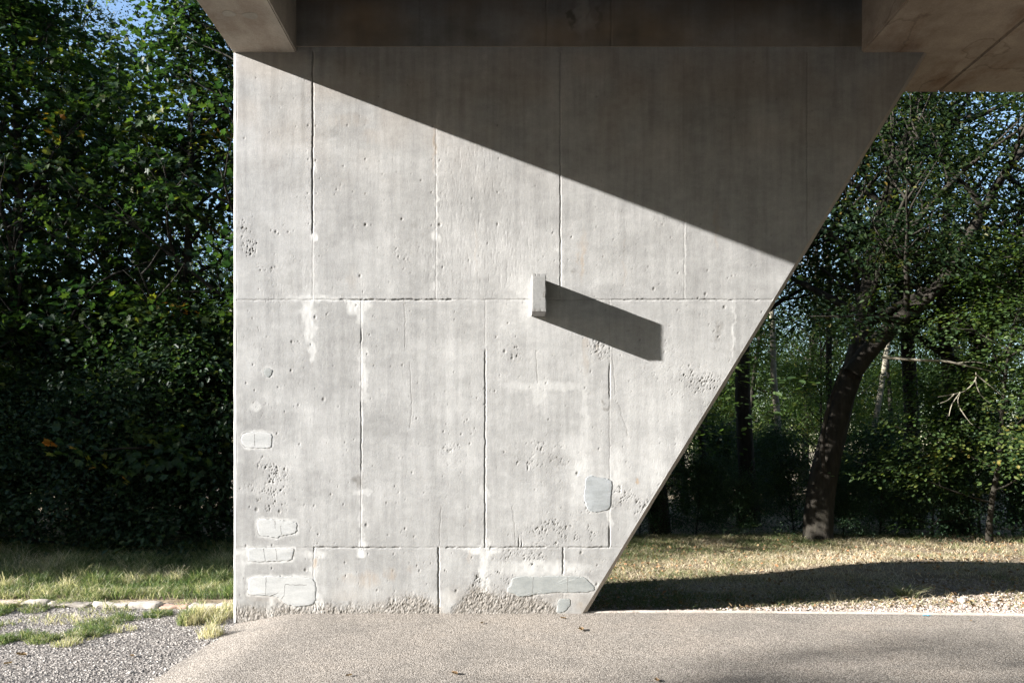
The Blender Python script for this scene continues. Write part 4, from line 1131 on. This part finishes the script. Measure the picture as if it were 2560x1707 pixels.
# left lawn
n = 90000
X = -12+9.4*q.rand(n); Y = .84+q.rand(n)**1.25*5.2
k = (X > -(Y+7.5)*.70-.3) & (X < -2.2+.0*Y) & (q.rand(n) < .35+.65*np.clip(.6+fbm(X*1.8, Y*1.8, 3, 3), 0, 1))
X, Y = X[k], Y[k]; n = len(X)
h = (.05+.13*q.rand(n)**1.4+.10*np.clip(fbm(X*2.2, Y*2.2, 2, 8), 0, 1)*2)*(.9+.3*sst(Y, 1.2, 3))
ti = np.clip(.34+.26*q.randn(n)+.55*fbm(X*1.9, Y*1.9, 3, 5), 0, 1)
me = grass_mesh('lawn_grass', X, Y, h, .004+.004*q.rand(n), ti, 1, .95)
tag(link('lawn_grass', me, M_GRASS), 'green grass of the lawn behind the left kerb stones, sunlit at the front and shaded behind', 'grass', kind='stuff')
# weeds in the shoulder
def clumps(cl, seed, n_per, hh, tc, name, mat, label, lean=.8, kind='stuff', cat='grass'):
    q = np.random.RandomState(seed); Xs = []; Ys = []; hs = []; ts = []
    for (px, py, ru, rv, dens, green) in cl:
        d = F*(CAM_H+.06)/(py-1125); cx = (px-1280)/F*d; cy = d-CAM_D
        m_ = int(n_per*dens); aa = q.rand(m_)*math.tau; rr = np.sqrt(q.rand(m_))
        rx = ru/F*d; ry = rv/F*d*(d/CAM_H)*.9
        x = cx+rr*np.cos(aa)*rx; y = cy+rr*np.sin(aa)*ry
        kk = (vn(x*14, y*14, seed) > -.35) | (ru < 28)
        x, y, rr = x[kk], y[kk], rr[kk]
        Xs.append(x); Ys.append(y); hs.append(hh*(1-.5*rr)*(.4+.8*q.rand(len(x)))); ts.append(np.clip(green+.27*q.randn(len(x)), 0, 1))
    X, Y, h, t = map(np.concatenate, (Xs, Ys, hs, ts))
    me = grass_mesh(name, X, Y, h, .003+.004*q.rand(len(X)), t, seed, lean)
    return tag(link(name, me, mat), label, cat, kind=kind)
clumps([(60, 1580, 60, 12, 1.0, .2), (110, 1590, 40, 10, .8, .3), (225, 1570, 60, 14, 1.6, .15), (190, 1583, 60, 10, 1.2, .45), (320, 1535, 45, 10, 1.2, .2), (390, 1530, 40, 8, 1.0, .2), (250, 1550, 60, 10, .8, .3), (10, 1590, 30, 14, .8, .2),
        (270, 1520, 70, 8, .6, .5), (130, 1540, 80, 12, .35, .7), (10, 1523, 25, 8, .8, .2), (90, 1520, 40, 7, .9, .3), (230, 1508, 50, 6, .8, .35), (170, 1600, 40, 8, .4, .7), (310, 1565, 30, 8, .3, .8), (0, 1555, 30, 10, .4, .4), (480, 1515, 40, 6, .3, .5), (60, 1505, 70, 3, .7, .6), (200, 1498, 70, 3, .9, .5), (300, 1492, 50, 3, .8, .7), (420, 1486, 60, 3, .5, .6), (540, 1482, 50, 3, .6, .6), (30, 1516, 40, 3, .6, .8), (110, 1510, 30, 3, .7, .3), (250, 1500, 24, 3, .7, .8), (375, 1494, 30, 3, .7, .85), (450, 1492, 16, 3, .5, .4), (505, 1490, 14, 3, .5, .9), (200, 1540, 90, 14, .3, .85), (160, 1515, 30, 4, .8, .4), (350, 1500, 16, 4, .5, .5)],
       61, 650, .12, 0, 'weeds', M_GRASS, 'green and straw weeds growing through the chippings left of the pier')
o = clumps([(500, 1540, 42, 16, 2.4, .85), (470, 1545, 20, 10, .9, .3), (560, 1535, 24, 20, 1.2, .75), (530, 1580, 30, 10, .35, .9)], 62, 600, .22, 0, 'dry_grass_clump', M_GRASS, 'straw coloured grass clump at the left foot of the pier', .5, None, 'grass clump')
o = clumps([(2268, 1508, 24, 5, .40, .55)], 63, 600, .24, 0, 'grass_tuft', M_GRASS, 'spiky grass tuft on the pale gravel at the right edge of the asphalt', 1.1, None, 'grass tuft')
o = clumps([(2090, 1518, 14, 4, .05, .95)], 64, 400, .24, 0, 'dry_stalks', M_STRAW, 'few dry stalks standing by the kerb in the middle of the shaded strip', .5, None, 'stalks')
o = clumps([(25, 1492, 34, 4, .4, .45), (95, 1480, 40, 4, .7, .25), (170, 1486, 20, 4, .3, .8), (210, 1462, 30, 4, .25, .7), (350, 1455, 40, 4, .25, .6), (235, 1478, 34, 4, .9, .3), (330, 1474, 20, 4, .3, .9), (395, 1470, 30, 4, .8, .3), (440, 1466, 22, 4, .5, .85), (500, 1468, 40, 4, .9, .25), (560, 1462, 24, 4, .8, .3), (15, 1490, 20, 4, .4, .9)],
       65, 380, .27, 0, 'tall_grass', M_GRASS, 'taller wild grass and seed stalks along the front edge of the left lawn', .7)
# right clearing
n = 120000
X = .7+9.5*q.rand(n); Y = .12+q.rand(n)**1.1*6.3
g = fbm(X*1.3, Y*1.3, 3, 6)
k = (X < (Y+7.5)*.70+.2) & (q.rand(n) < np.clip(.95-.16*X+.8*g+.12*Y, .05, 1)*sst(Y-.15, 0, .3))
X, Y, g = X[k], Y[k], g[k]; n = len(X)
h = (.02+.075*q.rand(n)**1.7)+.06*sst(Y, 4.2, 5.6)*q.rand(n)
ti = np.clip(.62+.25*q.randn(n)-.65*g-.38*sst(-X, -3.6, -1.4)-.2*sst(Y, 4.2, 5.2), 0, 1)
me = grass_mesh('dry_grass', X, Y, h, .004+.003*q.rand(n), ti, 3, 1.3)
tag(link('dry_grass', me, M_STRAW), 'short dry yellow green grass of the clearing behind the pier', 'grass', kind='stuff')
# leaf litter on the clearing
n = 5000
X = .8+9*q.rand(n); Y = .2+q.rand(n)*6.2; k = X < (Y+7.5)*.70+.2; X, Y = X[k], Y[k]; n = len(X)
P = np.stack([X, Y, zg(X, Y)+.008+.02*q.rand(n)], -1); N = q.randn(n, 3)*.4+np.array([0, 0, 1.]); N /= np.linalg.norm(N, axis=1)[:, None]
T = q.randn(n, 3)
M_LITTER = mat_leaf('fallen_leaf', [(0, (.10, .06, .03)), (.5, (.22, .15, .08)), (.8, (.36, .27, .16)), (1, (.36, .15, .07))], .15, .6)
tag(link('leaf_litter', leaf_mesh('leaf_litter', P, N, T, .03+.03*q.rand(n), LEAF_OVAL, q.rand(n), .3), M_LITTER), 'brown fallen leaves and straw scattered over the clearing', 'leaf litter', kind='stuff')

# ------------------------------------------------------------------ small loose things
def stone(px, py, size, seed, label, mat=None, nm='stone'):
    d = F*(CAM_H)/(py-1125); x = (px-1280)/F*d; y = d-CAM_D
    bm = bmesh.new(); bmesh.ops.create_icosphere(bm, subdivisions=3, radius=1)
    for v_ in bm.verts:
        c_ = v_.co; f_ = 1+.35*float(vn(c_.x*1.7+seed, c_.y*1.7+c_.z*1.3, seed))+.1*float(vn(c_.x*5+seed, c_.y*5+c_.z*4, seed+2))
        v_.co = Vector((c_.x*1.25*f_, c_.y*f_, c_.z*.75*f_))*size
    me = bpy.data.meshes.new(nm); bm.to_mesh(me); bm.free()
    a_ = me.attributes.new('tint', 'FLOAT', 'POINT'); a_.data.foreach_set('value', [.85]*len(me.vertices))
    o = link(nm, me, mat or M_PEB); o.location = (x, y, float(zg(x, y))+size*.35)
    return tag(o, label, 'stone')
stone(2408, 1508, .042, 1, 'largest whitish stone on the gravel at far right')
stone(2487, 1506, .030, 2, 'second pale stone right of the largest one, on the shadow edge')
stone(2530, 1502, .022, 3, 'small reddish stone near the right picture edge')
stone(328, 1650, .020, 4, 'pale pebble lying loose on the coarse shoulder in front', M_CHIP)

def fallen(px, py, size, rz, label, seed):
    d = F*(CAM_H)/(py-1125); x = (px-1280)/F*d; y = d-CAM_D
    q = np.random.RandomState(seed); V = []; nx, ny = 7, 7
    for j in range(ny):
        for i in range(nx):
            s_ = i/(nx-1)*2-1; t_ = j/(ny-1)
            w_ = .45*math.sin(math.pi*min(1, t_*.92+.05))**.7*(1+.25*math.cos(t_*14))
            V.append((s_*w_*size, (t_-.5)*size*1.5, size*(.28*abs(s_)**1.5+.30*(t_-.4)**2+.04*q.rand())+.004))
    fs = [(j*nx+i, j*nx+i+1, (j+1)*nx+i+1, (j+1)*nx+i) for j in range(ny-1) for i in range(nx-1)]
    me = bpy.data.meshes.new('fallen_leaf'); me.from_pydata(V, [], fs)
    a_ = me.attributes.new('tint', 'FLOAT', 'POINT'); a_.data.foreach_set('value', [.15]*len(V))
    o = link('fallen_leaf', me, M_LITTER); o.location = (x, y, float(zg(x, y))+.007); o.rotation_euler = (0, 0, rz)
    tag(o, label, 'leaf', 'fallen leaves on the asphalt')
for i, (px, py, s_, lab) in enumerate([
    (1453, 1577, .075, 'curled brown leaf, the most noticeable on the asphalt right of centre'), (1408, 1548, .05, 'small dark leaf on the asphalt just in front of the grey wall patch'),
    (1205, 1560, .04, 'small dark leaf on the asphalt near the wall foot at centre'), (1136, 1687, .06, 'dark leaf on the asphalt at the bottom middle'), (872, 1692, .04, 'small dark leaf on the asphalt at the bottom left'),
    (1642, 1704, .05, 'dark leaf at the bottom picture edge right of centre'), (54, 1609, .08, 'brown leaf on the coarse shoulder near the left picture edge'), (2427, 1554, .03, 'tiny dark leaf on the asphalt near the right kerb'),
    (330, 1612, .05, 'small brown leaf on the coarse shoulder below the weeds'), (20, 1629, .05, 'small brown leaf low at the left picture edge')]):
    fallen(px, py, s_*.72, i*1.3, lab, 70+i)
# scrap of blue litter
M_BLUE, t_, o_ = new_mat('blue_plastic'); kk = NT(t_); kk.bsdf(o_, kk.ramp(kk.noise(kk.coord(), 40, 2), [(.3, (.02, .25, .38)), (.7, (.06, .42, .55))]), .45)
d = F*CAM_H/(1541-1125); x = (2317-1280)/F*d; y = d-CAM_D
V = []
for j in range(4):
    for i in range(12):
        V.append((x+(i/11-.5)*.075, y+(j/3-.5)*.022+.006*math.sin(i*1.7), float(zg(x, y))+.008+.008*abs(math.sin(i*1.3+j*1.9))))
fs = [(j*12+i, j*12+i+1, (j+1)*12+i+1, (j+1)*12+i) for j in range(3) for i in range(11)]
me = bpy.data.meshes.new('plastic_scrap'); me.from_pydata(V, [], fs)
tag(link('plastic_scrap', me, M_BLUE), 'small crumpled blue plastic scrap on the asphalt edge at right', 'litter')
